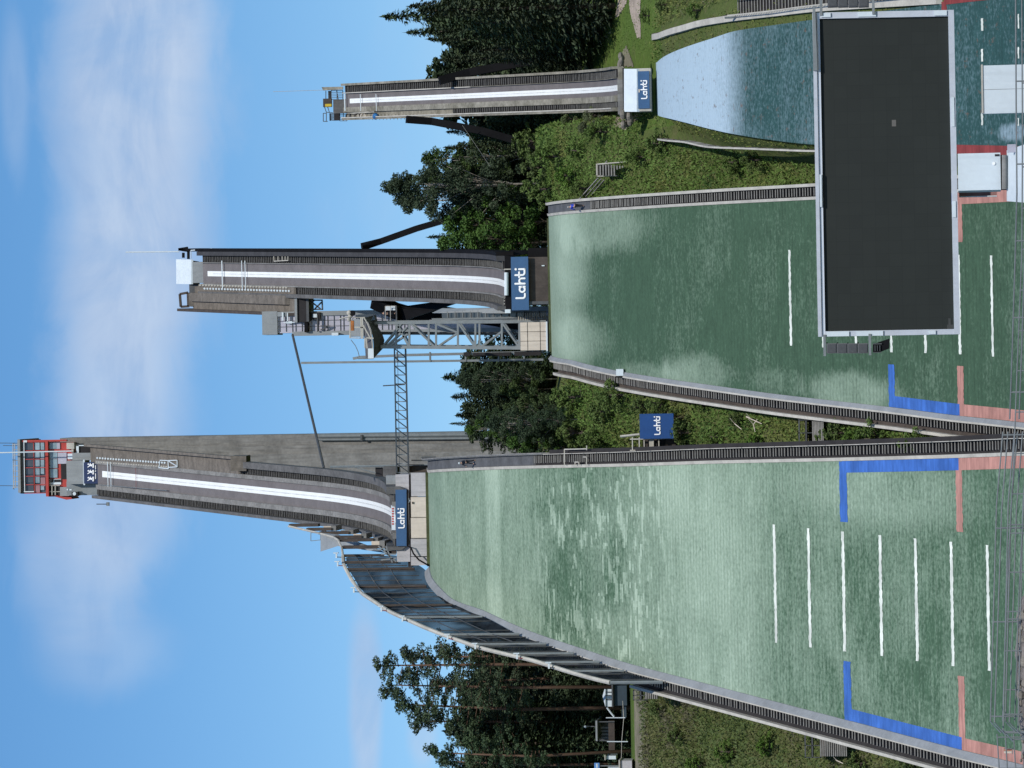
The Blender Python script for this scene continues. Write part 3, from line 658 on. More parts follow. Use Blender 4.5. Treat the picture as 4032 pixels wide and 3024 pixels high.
g = MB(); g.ball(P(203, 1892, y0 + .3), .28); g.pbox(214, 238, 1888, 1898, y0 + .35, .1); g.obj('poster_print', M_VOID, cb)
g = MB()
for Yv in (1912, 1936): g.tube([P(236, Yv, y0 + .3), P(195, Yv, y0 + .3)], .07, 6)
for X in (205, 218): g.tube([P(X, 1911, y0+.25), P(X, 1950, y0+.25)], .09, 6)
g.obj('rail', M_KERB, cb)
MB().pbox(236, 272, 1918, 1953, y0 - .2, 1.0).obj('lean_to', M_GREYP, cb)
MB().pbox(262, 292, 1743, 1768, y0 + .2, 1.0).obj('lean_to', M_KERB, cb); MB().pbox(266, 294, 1786, 1808, y0 + .2, 1.0).obj('lean_to', M_WHITE, cb)
g = MB(); g.prism([P(215,1955,y0), P(280,1958,y0), P(285,1965,y0), P(262,1968,y0)], (0,4,0)); g.obj('red_bracket', M_REDP, cb)
rr = MB()
for X in (51, 58): rr.tube([P(X, 1748, y0+1), P(X+3, 1922, y0+1)], .07, 5)
for i in range(9): rr.tube([P(51, 1750+21*i, y0+1), P(72, 1750+21*i, y0+1)], .05, 5)
rr.tube([P(51,1748,y0+1), P(56,1744,y0+8)], .06, 5); rr.tube([P(51,1922,y0+1), P(56,1926,y0+8)], .06, 5)
rr.obj('roof_railing', M_KERB, cb)
an = MB()
for X, Y in ((-25,1744),(12,1754),(-5,1912)): an.tube([P(X, Y, y0+2), P(72, Y+1, y0+2)], .045, 5)
an.obj('antenna', M_STEELD, cb)
fp = thing('flagpole', 'white flagpole rising in front of the red viewing cabin', 'flagpole', P(292, 1776, YT + 2))
MB().tube([P(-60, 1784, YT+2), P(285, 1776, YT+2)], .09, 8).obj('pole', M_WHITE, fp); MB().disc(P(286,1776,YT+2), .25, (0,0,1), .15).obj('pole_base', M_KERB, fp)
cl = thing('wall_clock', 'round white clock on a dark box left of the grey start hut', 'clock', P(305, 1944, YT + 1))
MB().pbox(282, 307, 1937, 1954, YT + 1.2, .6).obj('clock_case', M_VOID, cl); MB().disc(P(293, 1944, YT + 1.1), .24, (0,-1,0), .05, 16).obj('clock_face', M_WHITE, cl)
lm = thing('lamp_post', 'short white lamp on the left corner of the tower top', 'lamp', P(280, 1928, YT+1)); MB().pbox(268, 282, 1926, 1931, YT+1, .2).obj('post', M_WHITE, lm); MB().ball(P(276-9, 1928, YT+1), .16).obj('lamp_head', M_WHITE, lm)
sp_ = thing('loudspeaker', 'small grey horn loudspeaker on the left side of the tall inrun', 'loudspeaker', P(425, 1987, YT-2)); MB().pbox(418, 428, 1978, 1992, YT-2, .5).obj('horn', M_STEEL, sp_); MB().tube([P(380,1985,YT-2), P(418,1985,YT-2)], .07, 6).obj('bracket', M_STEELD, sp_)

# take-off building under the lip
tb = thing('takeoff_table', 'pale concrete take-off wall with beige panels under the big hill inrun', 'take-off wall', H1.w(0, 0, H1.L(0)))
yl = 384
MB().pbox(1560, 1612, 1868, 2212, yl + .5, 6).obj('upper_wall', M_CONCL, tb)
MB().pbox(1604, 1619, 1869, 2232, yl + .9, 5).obj('gap', M_VOID, tb)  # dark strip painting in the shadow below the banner, above the lower panels
for Ya, Yb, mt, dz in ((1862,1954,M_CONCL,.25),(1957,2036,M_BEIGE,0),(2038.5,2118,M_BEIGE,0),(2121,2190,M_CONCL,.25),(2193,2226,M_CONCL,.55)):
    MB().pbox(1618, 1684, Ya, Yb, yl - .6 + dz, 2).obj('panel', mt, tb)
MB().pbox(1678, 1693, 1860, 2230, yl - .75, .5).obj('drain_strip', mat('mossy_strip', (.07,.085,.035), .9, .3, 1), tb)
MB().tube([P(1604,1928,yl-.3), P(1604,2150,yl-.3), P(1618,2156,yl-.8), P(1628,2180,yl-.9), P(1650,2205,yl-.9), P(1690,2228,yl-.9)], .09, 6).obj('cable', M_BLACK, tb)
MB().pbox(1622, 1627, 1976, 1984, yl - .75, .1).obj('plate', M_BROWN, tb)
g = MB(); 
for X, Y in ((1608,1965),(1612,1972),(1607,1978)): g.ball(P(X, Y, yl-.1), .12)
g.obj('junction_box', M_WHITE, tb)
b1 = thing('banner', 'long blue banner with white lettering under the lip of the big hill', 'banner', P(1603, 2040, yl - .2))
MB().pbox(1559, 1602, 1928, 2150, yl - .15, .2).obj('cloth', M_NAVY, b1)
lettering(b1, P(1580, 2041, yl - .2), 2.22, FR, ZU, NF)
sg = thing('sponsor_board', 'narrow white board with red marks on the big hill lip', 'board', P(1558, 2040, yl + .6))
MB().pbox(1541, 1557, 1990, 2087, yl + .9, .12).obj('board', M_WHITE, sg)
g = MB()
for i in range(7): g.pbox(1543, 1550, 2000 + i*10, 2006 + i*10, yl + .85, .08)
g.obj('red_marks', mat('red_print', (.45,.06,.05), .6, .1), sg)
g = MB(); g.pbox(1551,1556,2000,2078,yl+.85,.08); 
for nm, X0, X1, Ya, Yb, mt in (('cabinet',1531,1557,1932,1944,M_WHITE),('cabinet',1534,1558,1945,1988,M_CONCD),('cabinet',1540,1560,2090,2104,M_CONCD),('cabinet',1542,1560,2108,2128,M_STEELD)):
    MB().pbox(X0, X1, Ya, Yb, yl + 1.1, .8).obj(nm, mt, tb)
# judges' cabin and walls just right of the lip
jb = thing('lip_side_room', 'dark doorway and weathered brown wall beside the lip under the footbridge', 'room', P(1690, 1850, 390))
MB().pbox(1508, 1560, 1838, 1876, 391, 3).obj('wall', M_CONCD, jb); MB().pbox(1478, 1506, 1841, 1876, 392.5, .3).obj('doorway', M_VOID, jb); MB().pbox(1520, 1560, 1872, 1920, 388.5, 3).obj('wall', M_GREYP, jb)
g = MB(); g.tube([P(1300,1838,392), P(1700,1832,392)], .14, 6); g.tube([P(1400,1840,392), P(1480,1862,392)], .06, 5); g.obj('beam', M_STEEL, jb)
MB().pbox(1612, 1688, 1834, 1860, 388, 3).obj('wall', M_BROWN, jb)
g = MB()
for X in (1630, 1650, 1670): g.tube([P(X-30,1830,387.5), P(X,1830,387.5)], .05, 5)
g.tube([P(1620,1812,387), P(1690,1812,387)], .06, 5); g.obj('rail', M_STEELD, jb)
# ---------------------------------------------------------------- wind net on the left of the big hill
top_px = [(1136,2073),(1205,2090),(1255,2099),(1313,2119),(1339,2155),(1350,2184),(1353,2220),(1368,2252),(1389,2289),(1425,2336),(1472,2368),(1534,2408),(1588,2433),(1661,2466),(1751,2502),(1900,2553),(2100,2601),(2234,2643),(2357,2677),(2574,2724)]
topX = pl([(Y, X) for X, Y in top_px])
net = thing('wind_net', 'tall dark wind net on posts curving along the left edge of the big hill', 'wind net', P(1900, 2430, 365))
M_NET = bpy.data.materials.new('dark_netting'); M_NET.use_nodes = True
def _net():
    N = NT(M_NET); b = N.n['Principled BSDF']; uvn = N.new('ShaderNodeTexCoord').outputs['Object']
    n1 = N.noise(N.new('ShaderNodeMapping', inp={'Vector': uvn, 'Scale': (.3,.3,.9)}).outputs[0], 1, 4, .6)
    n2 = N.noise(N.new('ShaderNodeMapping', inp={'Vector': uvn, 'Scale': (.10,.10,.14)}).outputs[0], 1, 3, .6)
    N.l.new(N.mix(N.rng(n1, .35, .7), (.007,.009,.013), (.024,.031,.042)), b.inputs['Base Color'])
    b.inputs['Roughness'].default_value = .9; b.inputs['Specular IOR Level'].default_value = .08
    N.l.new(N.new('ShaderNodeBump', inp={'Height': n1, 'Strength': .25, 'Distance': .2}).outputs[0], b.inputs['Normal'])
    tr = N.n.new('ShaderNodeBsdfTransparent'); mx = N.n.new('ShaderNodeMixShader')
    N.l.new(N.rng(n2, .34, .74, .0, .30, True), mx.inputs[0]); N.l.new(b.outputs[0], mx.inputs[1]); N.l.new(tr.outputs[0], mx.inputs[2])
    N.l.new(mx.outputs[0], N.n['Material Output'].inputs[0])
_net()
nb_px = [(1512,2186,389),(1545,2203,388),(1590,2222,387),(1632,2240,386),(1655,2275,384.6),(1679,2309,383),(1716,2342,None),(1762,2374,None),(1830,2403,None),(1900,2430,None),(2044,2498,None),(2150,2536,None),(2259,2574,None),(2360,2608,None),(2458,2643,None),(2610,2686,None),(2769,2721,None)]
nbp = []
for X, Y, y in nb_px:
    if y is None:
        a, q = H1.hit(X, Y, dz=.9); nbp.append(H1.w(a, q, H1.L(q) + .9))
    else: nbp.append(P(X, Y, y))
nfx, nfy, nfz = (pl([(i, p[k]) for i, p in enumerate(nbp)]) for k in range(3))
nbase = lambda u: Vector((nfx(u), nfy(u), nfz(u)))
base_q = [0, 1.5, 3, 5, 7.3, 9, 10, 11, 12, 13, 14, 15]
def top_of(b):
    """height of the top rail above a base point, from the rail's outline"""
    z = b.z + 6
    for _ in range(8):
        X, Y = proj((b.x, b.y, z)); Xt = topX(Y); z += (X - Xt) / FPX * b.y
    return max(z, b.z + .6)
fine = frange(0, 15, 60); ft = [(nbase(q), top_of(nbase(q))) for q in fine]
g = MB()
for i in range(len(ft) - 1):
    (a, za), (b, zb_) = ft[i], ft[i+1]
    n = 14
    for k in range(n):
        def pt(c, z, k, i): 
            f = k / n; s_ = .10 * math.sin(f * math.pi * 3.3 + i * .22) + .05*math.sin(i*.9)
            return (c.x - .12 + s_, c.y, c.z - 1.7*max(0, 1 - i/40) + (z - c.z - .35 + 1.7*max(0, 1 - i/40)) * f)
        g.add([pt(a, za, k, i), pt(b, zb_, k, i+1), pt(b, zb_, k+1, i+1), pt(a, za, k+1, i)], [(0,1,2,3)])
g.obj('net', M_NET, net, smooth=True)
mid = MB()
for f in (.36, .7): mid.tube([Vector((c.x+.05, c.y, c.z + (z-c.z)*f)) for c, z in ft[:44]], .05, 5)
mid.obj('wire', M_STEELD, net)
g = MB(); g.tube([Vector((c.x, c.y, z)) for c, z in ft], .2, 6); g.obj('top_rail', M_KERB, net)
for i, q in enumerate(base_q):
    b = nbase(q); z = top_of(b); MB().tube([b, Vector((b.x, b.y, z))], .17, 6).obj('post', M_BROWN if i < 5 else M_STEEL, net)
for i in range(30):
    b = nbase(i*.5 + .25); MB().tube([b, Vector((b.x, b.y, top_of(b)))], .055, 5).obj('rib', M_STEELD, net)
# floodlights and wind vanes on the rail
for i, q in enumerate((.4,2.2,5.6,8,9.2,10.4,11.4,12.5,13.6)):
    b = nbase(q); z = top_of(b); t = thing('wind_sensor', ['pale wind sensor on the wind net rail, ' + w_ for w_ in ('highest of the row','second from the top','third from the top','fourth from the top','above the crowns of the pines','beside the pine tops','over the reddish pine trunks','near the lower end','lowest of the row')][i], 'wind sensor', (b.x, b.y, z), 'wind sensors along the net rail')
    g = MB(); g.tube([(b.x, b.y, z), (b.x + .05, b.y, z + .7)], .05, 5); g.obj('stem', M_DRED if i % 2 else M_STEELD, t)
    g = MB(); g.obox((b.x + .25, b.y, z + .75), (.3,0,0), (0,.08,0), (0,0,.08)); g.obox((b.x + .5, b.y, z + .8), (.05,0,0), (0,.2,0), (0,0,.28)); g.obj('vane', M_WHITE, t)
# stepped coaches' stand left of the lower inrun
cs = thing('coaches_stand', 'stepped brown partitions of the coaches stand left of the big hill lip', 'stand', H1.w(-5, 8, H1.lip.z))
fins = [((1137,2072),(1252,2068)),((1206,2088),(1305,2084)),((1255,2099),(1373,2098)),((1313,2115),(1424,2115)),((1332,2127),(1470,2126)),((1346,2157),(1496,2154))]
pts = []
for i, ((Xt, Yt), (Xb, Yb)) in enumerate(fins):
    y = 412 - 4.6 * i; p, b = P(Xt, Yt, y), P(Xb, Yb, y); pts.append(p)
    MB().box((b.x - .17, y, b.z), (b.x + .17, y + 1.4, p.z)).obj('partition', M_BROWN, cs)
    if i: MB().box((b.x - .2, y + .2, b.z - .5), (prev.x + .1, y + 4.2, b.z + .1)).obj('step_floor', M_CONC, cs); MB().box((b.x - .05, y + 1.5, b.z), (prev.x, y + 1.7, b.z + 1.2)).obj('back_board', M_BEIGE if i % 2 else M_CONC, cs)
    prev = b
MB().tube(pts + [P(1350, 2187, 386)], .13, 6).obj('top_rail', M_KERB, cs)
g = MB(); g.prism([P(1262,2172,402), P(1262,2098,402), P(1330,2105,400), P(1480,2160,392), P(1520,2178,390), P(1330,2150,398)], (0,.3,0)); g.obj('side_panel', M_GREYP, cs)
g = MB(); q4 = [P(1224,2098,402), P(1224,2130,402), P(1262,2126,402), P(1262,2096,402)]
for i in range(4): g.bar(q4[i], q4[(i+1)%4], .04)
g.obj('frame', M_STEEL, cs)
g = MB(); g.pbox(1516, 1560, 2152, 2180, 386, .3); g.obj('lower_panel', M_BROWN, cs); g = MB()
for a, b in (((1490,2150),(1560,2212)),((1500,2182),(1560,2182)),((1520,2150),(1545,2215)),((1470,2165),(1560,2165)),((1500,2205),(1560,2198))): g.bar(P(*a,385.8), P(*b,385.8), .08)
g.obj('brace', M_STEEL, cs)
for X, Y in ((1275,2090),(1415,2112)): MB().ball(P(X, Y, 408), .3).obj('lamp', M_WHITE, cs)

# ---------------------------------------------------------------- stairs beside the landing slopes
def side_stairs(h, eL, side, label, q0, q1, bands, tr, step=.36, trz=.0, zdeck=-.35, postq=None, tq0=None):
    """side -1 left, +1 right. bands: (name, mat, inner, outer, z0, z1) measured outward from the matting"""
    t = thing('slope_stairs', label, 'stairs', h.w(eL((q0+q1)/2), (q0+q1)/2, h.L((q0+q1)/2))); n = max(8, int(abs(q1-q0)/1.5))
    for nm, mt, a0, a1, z0, z1, *qq in bands:
        qa, qb = qq if qq else (q0, q1)
        sec = [(side*a0, -.9), (side*a1, -.9), (side*a1, z1), (side*a0, z0)]
        sweep(MB(), h, h.L, eL, sec if side > 0 else sec[::-1], frange(qa, qb, n)).obj(nm, mt, t)
    treads(h, h.L, eL, side*tr[0], side*tr[1], (tq0 or q0) - .3, q1, step, dz=trz, th=.035, dep=.11, jit=.035).obj('treads', M_TREAD, t)
    return t
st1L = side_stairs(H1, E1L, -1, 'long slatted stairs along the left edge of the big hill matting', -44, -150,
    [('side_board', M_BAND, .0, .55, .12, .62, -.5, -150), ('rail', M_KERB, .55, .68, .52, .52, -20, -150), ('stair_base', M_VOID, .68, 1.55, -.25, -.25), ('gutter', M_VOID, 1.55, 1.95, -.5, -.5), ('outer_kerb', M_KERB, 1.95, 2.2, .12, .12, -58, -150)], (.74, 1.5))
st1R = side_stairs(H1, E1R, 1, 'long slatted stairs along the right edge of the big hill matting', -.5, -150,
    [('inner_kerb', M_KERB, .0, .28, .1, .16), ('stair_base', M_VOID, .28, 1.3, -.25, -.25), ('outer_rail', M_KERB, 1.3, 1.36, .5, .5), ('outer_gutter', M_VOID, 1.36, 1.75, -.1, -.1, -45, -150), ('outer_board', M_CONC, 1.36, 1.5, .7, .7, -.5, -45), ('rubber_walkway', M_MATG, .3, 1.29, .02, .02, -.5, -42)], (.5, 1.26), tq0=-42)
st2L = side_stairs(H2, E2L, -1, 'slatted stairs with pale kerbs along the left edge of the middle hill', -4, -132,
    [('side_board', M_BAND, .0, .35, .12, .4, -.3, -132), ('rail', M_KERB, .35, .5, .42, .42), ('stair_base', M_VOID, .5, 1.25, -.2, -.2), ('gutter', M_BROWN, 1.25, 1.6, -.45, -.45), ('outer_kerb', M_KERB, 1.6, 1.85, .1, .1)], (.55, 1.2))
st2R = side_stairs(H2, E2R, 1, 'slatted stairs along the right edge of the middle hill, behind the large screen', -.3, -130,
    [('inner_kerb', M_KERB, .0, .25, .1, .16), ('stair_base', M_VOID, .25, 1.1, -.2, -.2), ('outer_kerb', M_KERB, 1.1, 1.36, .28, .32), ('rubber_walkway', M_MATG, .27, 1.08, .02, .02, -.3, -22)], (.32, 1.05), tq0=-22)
# rail posts of the right-hand stairs
g = MB()
for i in range(70):
    q = -3 - i * 2.05; a = E1R(q) + 1.33; z = H1.L(q); g.bar(H1.w(a, q, z - .2), H1.w(a, q, z + .55), .03)
g.obj('rail_post', M_STEEL, st1R)
gate = thing('stair_gate', 'pale tube gate across the upper stairs right of the big hill matting', 'gate', H1.w(E1R(-22)+.6, -22, H1.L(-22))); g = MB()
pg = lambda X, Y: (lambda aq: H1.w(aq[0], aq[1], H1.L(aq[1]) + .5))(H1.hit(X, Y))
for a, b in (((2243,1832),(2243,1769)),((2243,1769),(2330,1767)),((2331,1754),(2331,1772)),((2330,1798),(2330,1830)),((2318,1799),(2331,1799)),((2285,1819),(2300,1819)),((2285,1819),(2285,1830)),((2300,1819),(2300,1830))): g.bar(pg(*a), pg(*b), .05)
g.obj('tubes', M_KERB, gate)
lb = thing('lamp_box', 'white floodlight box on the left kerb of the middle hill', 'floodlight', P(2460, 1460, 345)); a, q = H2.hit(2462, 1462); c = H2.w(a - .1, q, H2.L(q) + .5)
MB().obox(c, (.32,0,0), (0,.28,0), (0,0,.34)).obj('lamp_body', M_WHITE, lb); MB().obox(c - Vector((.4,0,0)), (.07,0,0), (0,.33,0), (0,0,.4)).obj('bracket', M_BLACK, lb); MB().tube([c - Vector((0,0,.3)), c - Vector((0,0,1.2))], .06, 6).obj('post', M_STEEL, lb)
# small wooden side flights
def flight(label, Xa, Xb, Xc, Ya, Yb, y, ntr, group='wooden side flights'):
    t = thing('side_flight', label, 'steps', P(Xc, (Ya+Yb)/2, y), group); g = MB()
    MB().pbox(Xa + 26, Xa + 32, Ya, Yb, y - 1, 2.2).obj('landing', M_VOID, t)
    for X in (Xa, Xa + 28, Xb): g.pbox(X, X + 5, Ya, Yb, y - 1.1, .12)
    for Y in (Ya + 2, (Ya+Yb)/2, Yb - 3): g.pbox(Xa, Xb + 10, Y, Y + 3, y - 1.1, .12)
    g.obj('railing', M_STEELD, t); s_ = MB()
    for i in range(ntr):
        X = Xb + (Xc - Xb) * (i + .5) / ntr; s_.pbox(X - 2.6, X + 2.0, Ya + 8, Yb - 6, y - 1.4 - i * .22, .3)
    s_.obj('treads', M_TREAD, t); b = MB(); b.pbox(Xb, Xc, Ya + 8, Yb - 6, y - .6, .4); b.obj('stringer', M_BROWN, t)
flight('grey wooden flight below the left stairs of the big hill', 3168, 3228, 3336, 2884, 2984, 306, 13)
flight('grey wooden flight in the bushy gully between the two larger hills', 3144, 3198, 3244, 1650, 1756, 306, 8)
flight('small railed landing beside the dark kiosk left of the big hill', 2492, 2540, 2590, 2716, 2758, 334, 6)

# ======================================================================= MIDDLE HILL
QT2 = H2.hit(800, 1075, True)[1]
I2 = inrun(H2, 'mid', 'dark ski jump inrun of the middle hill on black struts', QT2, 1.3, 1.36, 1.46, 1.46, 2.3, 2.33, 2.75, 2.85, 1.9, .33, (QT2*.73, 999), mdeck=M_BLACK, mparL=M_CONCD, mparR=mat('charcoal_boards', (.05,.05,.054), .85, .2, .8), ph=.8)
sweep(MB(), H2, H2.I, C0, rect(2.86, 3.25, -1.1, .75), frange(2, QT2 + 3, 60)).obj('side_cladding', M_BLACK, I2)
q0 = QT2 * .735
sweep(MB(), H2, H2.I, C0, rect(-4.6, -1.46, .0, .25), frange(q0, QT2 + 2.5, 20)).obj('plank_deck', M_PLANK, I2)
sweep(MB(), H2, H2.I, C0, rect(-4.95, -4.6, -.6, 1.2), frange(q0, QT2 + 5, 20)).obj('plank_wall', M_BROWN, I2)
sweep(MB(), H2, H2.I, C0, rect(-3.6, -2.5, .25, .9), frange(q0 + 1, QT2 + 2, 20)).obj('plank_step', M_PLANK, I2)
for i in range(30):
    X = 823 + 333*i/29; a, q = H2.hit(X, 1136 + 9*i/29, True); MB().disc(H2.w(a, q, H2.I(q) + .6), .13, -H2.d, .02, 10).obj('number_plate', M_WHITE, I2)
for i in range(30):
    a, q = H2.hit(800 + 340*i/29, 1122 + 10*i/29, True); MB().obox(H2.w(a, q, H2.I(q)+.4), H2.r*.1, H2.d*.1, Vector((0,0,.14))).obj('gate_clamp', M_KERB, I2)
for X, r in ((887,.07),(965,.05),(978,.05)):
    aR, q = H2.hit(X, 1026, True); aL, _ = H2.hit(X+3, 1142, True); MB().bar(H2.w(aL, q, H2.I(q)+.45), H2.w(aR, q, H2.I(q)+.45), r).obj('start_bar', M_WHITE, I2)
YT2 = H2.w(0, QT2, 0).y
hb = thing('start_box', 'pale roofed start box at the top of the middle hill inrun', 'hut', P(800, 1075, YT2))
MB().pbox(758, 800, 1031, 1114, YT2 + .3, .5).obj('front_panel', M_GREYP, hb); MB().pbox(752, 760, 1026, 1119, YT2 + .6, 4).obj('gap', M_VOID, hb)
g = MB(); a, b, c, d = P(753,1022,YT2+.4), P(752,1119,YT2+.4), P(694,1118,YT2+3.6), P(693,1021,YT2+3.6); g.prism([a,b,c,d], (0,.05,-.25)); g.obj('roof', M_WHITE, hb)
MB().pbox(745, 792, 1119, 1155, YT2 + 2, 2).obj('side_wing', M_STEELD, hb)
MB().pbox(743, 790, 1155, 1206, YT2 + 2.4, 2).obj('side_wing', M_PLANK, hb)
g = MB()
for a, b in (((708,1158),(740,1152)),((708,1158),(712,1208)),((712,1208),(745,1206)),((740,1152),(742,1206))): g.bar(P(*a, YT2+3), P(*b, YT2+3), .16)
g.obj('frame', M_BROWN, hb)
g = MB()
for a, b in (((703,982),(742,988)),((742,988),(742,1020)),((722,995),(722,1015)),((703,982),(740,976))): g.bar(P(*a, YT2+3), P(*b, YT2+3), .17)
g.obj('frame', M_BLACK, hb); 
g = MB(); g.tube([P(752,986,YT2+1), P(836,979,YT2-2)], .07, 6); g.tube([P(752,987,YT2+1), P(752,1018,YT2+1)], .05, 6); g.obj('rail', M_WHITE, hb)
MB().tube([P(495, 993, YT2+3), P(705, 991, YT2+3)], .085, 8).obj('flagpole_mast', M_WHITE, thing('flagpole', 'thin white flagpole at the top right corner of the middle hill inrun', 'flagpole', P(705, 991, YT2+3)))
fr2 = thing('tube_gate', 'small white tube frame standing on the right stairs of the middle hill inrun', 'frame', P(1130, 1012, 436)); g = MB(); pp2 = lambda X, Y: (lambda aq: H2.w(aq[0], aq[1], H2.I(aq[1]) + .7))(H2.hit(X, Y, True))
for a, b in (((1100,1005),(1156,1005)),((1156,1005),(1156,1026)),((1100,1005),(1101,1028)),((1101,1028),(1156,1025)),((1117,1005),(1117,1028)),((1133,1005),(1133,1028)),((1145,1006),(1145,1026))): g.bar(pp2(*a), pp2(*b), .05)
g.obj('frame_tubes', M_KERB, fr2)
# raking struts
def strut(name, label, pts, y, r, parent):
    g = MB()
    g.tube([P(a, b, c) for a, b, c, _ in pts], pts[1][3], 4)
    return g.obj(name, M_BLACK, parent)
strut('strut', '', [(1425,972,411,.5),(1500,950,412,.48),(1640,900,412,.48),(1825,846,412,.48),(2080,760,412,.5)], 412, 0, I2)
strut('strut', '', [(1470,1183,410,.7),(1560,1225,411,1.0),(1650,1240,412,.95),(1760,1232,412,.9),(2200,1300,412,.8)], 412, 0, I2)
g = MB(); g.prism([P(1480,1182,409), P(1490,1182,409), P(1560,1210,409), P(1700,1190,404), P(1790,1195,400), P(1700,1225,404), P(1590,1262,408), P(1570,1262,408), P(1530,1210,409)], (0,1.2,0)); g.obj('bracket', M_BLACK, I2)
# take-off wall of the middle hill
t2 = thing('takeoff_table', 'dark brown take-off wall under the middle hill inrun', 'take-off wall', H2.w(0,0,H2.L(0)))
MB().pbox(2070, 2158, 1012, 1198, 362.2, 4).obj('wall', M_BROWN, t2); MB().pbox(2078, 2165, 976, 1012, 363, 6).obj('side_wall', M_BLACK, t2); MB().pbox(2082, 2160, 1186, 1198, 361.9, .3).obj('post', M_STEELD, t2)
MB().pbox(2158, 2170, 860, 1385, 361.9, .5).obj('drain_strip', MATS['mossy_strip'], t2); MB().pbox(2133, 2144, 1044, 1048, 362.1, .05).obj('plate', M_WHITE, t2)
g = MB(); g.prism([P(1990,1008,364), P(2010,985,366), P(2150,985,366), P(2010,1010,363)], (0,1,0)); g.obj('wing', M_BLACK, t2)
b2 = thing('banner', 'blue banner with white lettering under the lip of the middle hill', 'banner', P(2082,1115,361)); MB().pbox(2013, 2081, 1011, 1221, 361.6, .15).obj('cloth', M_NAVY, b2)
lettering(b2, P(2049, 1117, 361.55), 123/FPX*361.5, FR, ZU, NF)
cv = thing('white_roll', 'white padded roll across the lip of the middle hill inrun', 'cover', P(1992,1117,362)); MB().tube([P(1994,1073,361.8), P(1994,1163,361.8)], .22, 10).obj('roll', M_WHITE, cv)
g = MB()
for Y in (1034,1046,1172,1182,1194): g.pbox(1984, 2012, Y, Y+4, 362.2, .2)
g.pbox(1984, 2014, 1058, 1062, 361.9, .2); g.obj('slats', M_KERB, t2); MB().pbox(1986, 2014, 1026, 1060, 362.6, 1).obj('side_box', M_VOID, t2); MB().pbox(1986, 2014, 1166, 1205, 362.6, 1).obj('side_box', M_VOID, t2)
MB().pbox(1988, 2010, 1218, 1233, 361.8, .4).obj('cabinet', M_WHITE, t2)

# ---------------------------------------------------------------- lift shaft beside the middle inrun
lf = thing('lift_shaft', 'grey lift shaft with frosted glass left of the middle inrun', 'lift shaft', P(2150, 1270, 430)); yL = 428
MB().pbox(1032, 1092, 1226, 1318, yL, 3.4).obj('cabin_top', M_GREYP, lf)
zb2 = TZ(P(2000,1270,yL).x, yL + 1) - 1
def vbox(X0, Ya, Yb, y, dy, zbot, Xref=None):
    m_ = MB(); Xr = Xref or X0; m_.box((P(Xr, Yb, y).x, y, zbot), (P(Xr, Ya, y).x, y + dy, P(X0, (Ya+Yb)/2, y).z)); return m_
vbox(1090, 1238, 1306, yL + .25, 2.8, zb2, 1400).obj('glass_wall', M_LILAC, lf)
vbox(1090, 1222, 1240, yL, .5, zb2, 1400).obj('corner_post', M_GREYP, lf); vbox(1150, 1303, 1320, yL, .5, zb2, 1300).obj('corner_post', M_GREYP, lf)
g = MB()
for i in range(26):
    X = 1100 + i * 21 + (i % 3) * 4; g.pbox(X, X + 1.6, 1240, 1306, yL + .15, .1)
for Y in (1258, 1281): g.pbox(1092, 1700, Y, Y + 1.5, yL + .16, .1)
g.obj('glazing_bars', M_STEELD, lf)
g = MB(); g.pbox(1110,1116,1230,1262,yL-.2,.2); g.pbox(1130,1134,1232,1268,yL-.2,.2); g.pbox(1127,1150,1265,1274,yL-.2,.2); g.pbox(1116,1160,1268,1271,yL-.25,.2); g.obj('trim', M_WHITE, lf)
MB().pbox(1168, 1208, 1170, 1268, yL - .6, 3).obj('link_passage', M_VOID, lf); MB().pbox(1206, 1216, 1170, 1266, yL - .8, 3.4).obj('link_floor', M_STEELD, lf); MB().pbox(1160, 1170, 1176, 1270, yL - .8, 3.4).obj('link_roof', M_GREYP, lf)
MB().pbox(1198, 1212, 1268, 1308, yL - .5, 2).obj('link_floor', M_BLACK, lf); MB().pbox(1214, 1260, 1230, 1258, yL - .3, .4).obj('opening', M_VOID, lf); MB().pbox(1232, 1248, 1236, 1250, yL - .35, .1).obj('window', M_WHITE, lf)
g = MB()
for a, b in (((1216,1182),(1270,1182)),((1268,1180),(1270,1220)),((1218,1182),(1262,1216)),((1218,1200),(1240,1180)),((1240,1216),(1266,1190)),((1216,1218),(1272,1218))): g.bar(P(*a,yL), P(*b,yL), .09)
g.obj('brace', M_STEELD, lf)
wg = MB()
for a, b in (((1262,1284),(1298,1284)),((1262,1300),(1290,1285)),((1250,1306),(1250,1240))): wg.bar(P(*a,yL-.3), P(*b,yL-.3), .08)
wg.obj('bracket', M_STEELD, lf); MB().pbox(1306,1332,1310,1321,yL-.6,.5).obj('lamp', M_WHITE, lf)
# lower covered stair beside the truss tower
cov = thing('covered_stair', 'grey roofed walkway with railings behind the truss tower', 'walkway', P(2150, 1235, 372)); g = MB()
g.prism([P(1700,1232,374), P(1740,1214,374), P(1985,1212,368), P(1990,1234,368)], (0,1.8,0)); g.obj('roof', M_GREYP, cov); MB().pbox(1740, 2150, 1228, 1250, 370, .2).obj('side', M_GLASSD, cov); g = MB()
for i in range(13): g.pbox(1760 + i*30, 1763 + i*30, 1226, 1252, 369.6, .1)
g.pbox(1700, 2160, 1249, 1256, 369.5, .3); g.obj('railing', M_STEEL, cov); MB().pbox(1690, 2160, 1255, 1268, 371, 1).obj('wall', M_LILAC, cov)
g = MB()
for i in range(14): g.pbox(2040 + i*9, 2043 + i*9, 1232, 1262, 366, .1)
g.obj('fence_bars', M_KERB, cov)

